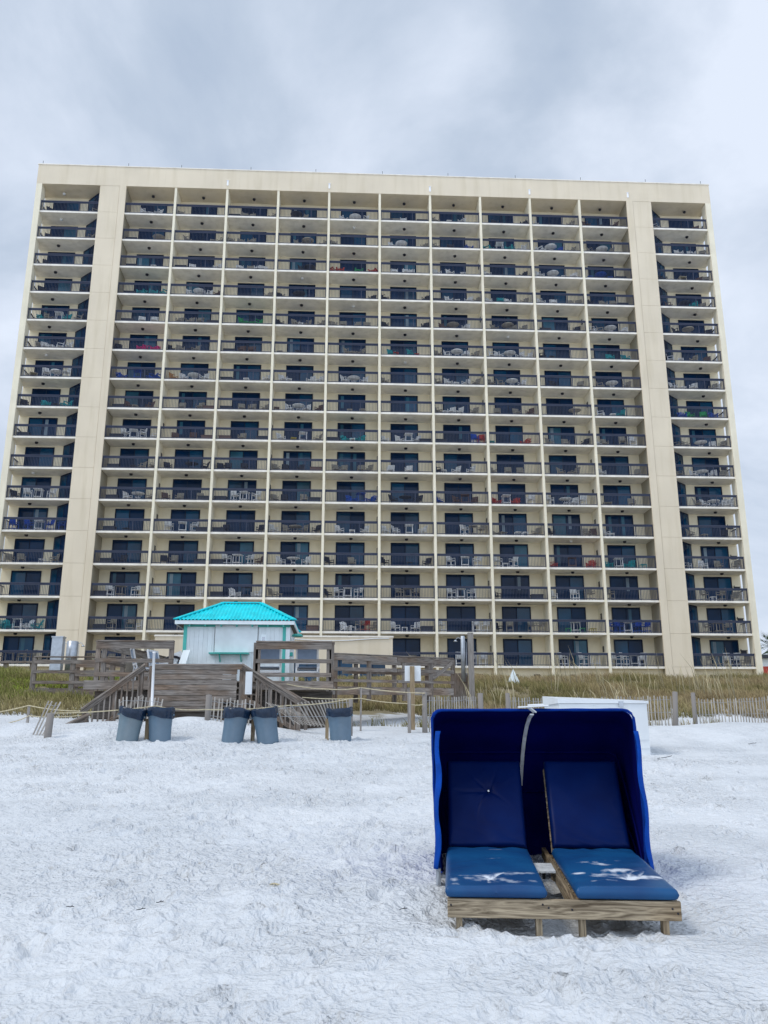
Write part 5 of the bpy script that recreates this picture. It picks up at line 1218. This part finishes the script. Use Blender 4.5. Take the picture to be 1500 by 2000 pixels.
z1 = at(1500, 1284, 150).z-5.2; z2 = at(1500, 1300, 150).z-5.2; z3 = at(1500, 1317, 150).z-5.2
m = MB(); m.box(-6.5, 14, 0, 10, -1, z1, 1.0); m.build('wall', whitepaint, db)
m = MB(); m.box(-6.6, 14, -.2, -.01, z3, z2, 1.0); m.build('banner', MATS['furn_r'], db)
m = MB(); m.box(-6.7, 14, -.6, -.02, -1, z3-.02, 1.0); m.build('counter', teal_trim, db)
m = MB(); m.box(-7, 14.5, -.9, 10.5, z1+.01, z1+.6, 1.0); m.build('roof', MATS['furn_d'], db)

# ------------------------------------------------------------------ sky and sun
w = bpy.data.worlds.new('World'); scene.world = w; w.use_nodes = True; nt = w.node_tree; L = nt.links; nt.nodes.clear()
out = nd(nt, 'ShaderNodeOutputWorld'); sky = nd(nt, 'ShaderNodeTexSky'); sky.sky_type = 'NISHITA'; sky.sun_disc = False
EL, AZ = math.radians(54), math.radians(246)      # behind and left of the camera
sky.sun_elevation = EL; sky.sun_rotation = AZ
bgs = nd(nt, 'ShaderNodeBackground'); bgs.inputs['Strength'].default_value = .08; L.new(sky.outputs[0], bgs.inputs[0])
tc = nd(nt, 'ShaderNodeTexCoord'); sep = nd(nt, 'ShaderNodeSeparateXYZ'); L.new(tc.outputs['Generated'], sep.inputs[0])
za = nd(nt, 'ShaderNodeMath'); za.operation = 'MAXIMUM'; L.new(sep.outputs['Z'], za.inputs[0]); za.inputs[1].default_value = 0
zb_ = nd(nt, 'ShaderNodeMath'); zb_.operation = 'ADD'; L.new(za.outputs[0], zb_.inputs[0]); zb_.inputs[1].default_value = .75
dv = nd(nt, 'ShaderNodeVectorMath'); dv.operation = 'DIVIDE'; L.new(tc.outputs['Generated'], dv.inputs[0]); cmb = nd(nt, 'ShaderNodeCombineXYZ')
for k in range(3): L.new(zb_.outputs[0], cmb.inputs[k])
L.new(cmb.outputs[0], dv.inputs[1])
def wn(sc, det, off, dist=0.0, rough=.5):
    n = nd(nt, 'ShaderNodeTexNoise'); n.inputs['Scale'].default_value = sc; n.inputs['Detail'].default_value = det; n.inputs['Distortion'].default_value = dist; n.inputs['Roughness'].default_value = rough
    mp = nd(nt, 'ShaderNodeMapping'); mp.inputs['Location'].default_value = off; L.new(dv.outputs[0], mp.inputs[0]); L.new(mp.outputs[0], n.inputs['Vector']); return n
c1 = wn(3.4, 9, (3.1, 1.7, 0), .35, .55); c2 = wn(1.1, 4, (7.3, 2.2, 0), 0, .5)
# brighter breaks in the cloud deck
def blob(px, py, rad, amt):
    d = (at(px, py, 100)-Vector((0, 0, CZ))).normalized(); dt = nd(nt, 'ShaderNodeVectorMath'); dt.operation = 'DISTANCE'
    nrm = nd(nt, 'ShaderNodeVectorMath'); nrm.operation = 'NORMALIZE'; L.new(tc.outputs['Generated'], nrm.inputs[0]); L.new(nrm.outputs[0], dt.inputs[0]); dt.inputs[1].default_value = d
    m_ = nd(nt, 'ShaderNodeMapRange'); m_.interpolation_type = 'SMOOTHSTEP'; m_.inputs[1].default_value = 0; m_.inputs[2].default_value = rad; m_.inputs[3].default_value = amt; m_.inputs[4].default_value = 0
    L.new(dt.outputs['Value'], m_.inputs[0]); return m_.outputs[0]
acc = None
for args in ((650, 200, .17, .13), (905, 85, .11, .19), (1430, 230, .14, .10), (1190, 250, .09, .13), (40, 320, .18, .10), (420, 120, .14, .04), (1120, 130, .2, -.10), (330, 230, .18, -.05), (800, 250, .12, -.05)):
    o_ = blob(*args)
    if acc is None: acc = o_
    else:
        s_ = nd(nt, 'ShaderNodeMath'); s_.operation = 'ADD'; L.new(acc, s_.inputs[0]); L.new(o_, s_.inputs[1]); acc = s_.outputs[0]
a1 = nd(nt, 'ShaderNodeMath'); a1.operation = 'MULTIPLY_ADD'; L.new(c1.outputs['Fac'], a1.inputs[0]); a1.inputs[1].default_value = 1.35
a2 = nd(nt, 'ShaderNodeMath'); a2.operation = 'MULTIPLY_ADD'; L.new(c2.outputs['Fac'], a2.inputs[0]); a2.inputs[1].default_value = .22; L.new(acc, a2.inputs[2]); L.new(a2.outputs[0], a1.inputs[2])
cr = nd(nt, 'ShaderNodeValToRGB'); E_ = cr.color_ramp.elements; E_[0].position = .54; E_[0].color = (.43, .53, .69, 1); E_[1].position = 1.0; E_[1].color = (.83, .91, 1.05, 1)
e_ = E_.new(.74); e_.color = (.56, .655, .80, 1)
L.new(a1.outputs[0], cr.inputs[0])
bgc = nd(nt, 'ShaderNodeBackground'); bgc.inputs['Strength'].default_value = 1.04; sy = nd(nt, 'ShaderNodeMapRange'); sy.inputs[1].default_value = .15; sy.inputs[2].default_value = -.8; sy.inputs[3].default_value = 1.0; sy.inputs[4].default_value = 1.75; L.new(sep.outputs['Y'], sy.inputs[0])  # sky strength raised behind the camera, added to lift facade and recesses
L.new(cr.outputs[0], bgc.inputs[0]); L.new(sy.outputs[0], bgc.inputs['Strength'])
mxs = nd(nt, 'ShaderNodeMixShader'); mxs.inputs[0].default_value = .93; L.new(bgs.outputs[0], mxs.inputs[1]); L.new(bgc.outputs[0], mxs.inputs[2]); L.new(mxs.outputs[0], out.inputs[0])
sl = bpy.data.lights.new('sun', 'SUN'); sl.energy = 1.35; sl.angle = math.radians(16); sl.color = (1, .95, .87)
so_ = bpy.data.objects.new('sun', sl); COL.objects.link(so_)
# direction towards the sun
sd_ = Vector((math.sin(AZ)*math.cos(EL), math.cos(AZ)*math.cos(EL), math.sin(EL)))
so_.rotation_euler = sd_.to_track_quat('Z', 'Y').to_euler()
scene.view_settings.view_transform = 'Standard'; scene.view_settings.look = 'None'; scene.view_settings.exposure = 0
scene.render.engine = 'CYCLES'; scene.cycles.max_bounces = 6
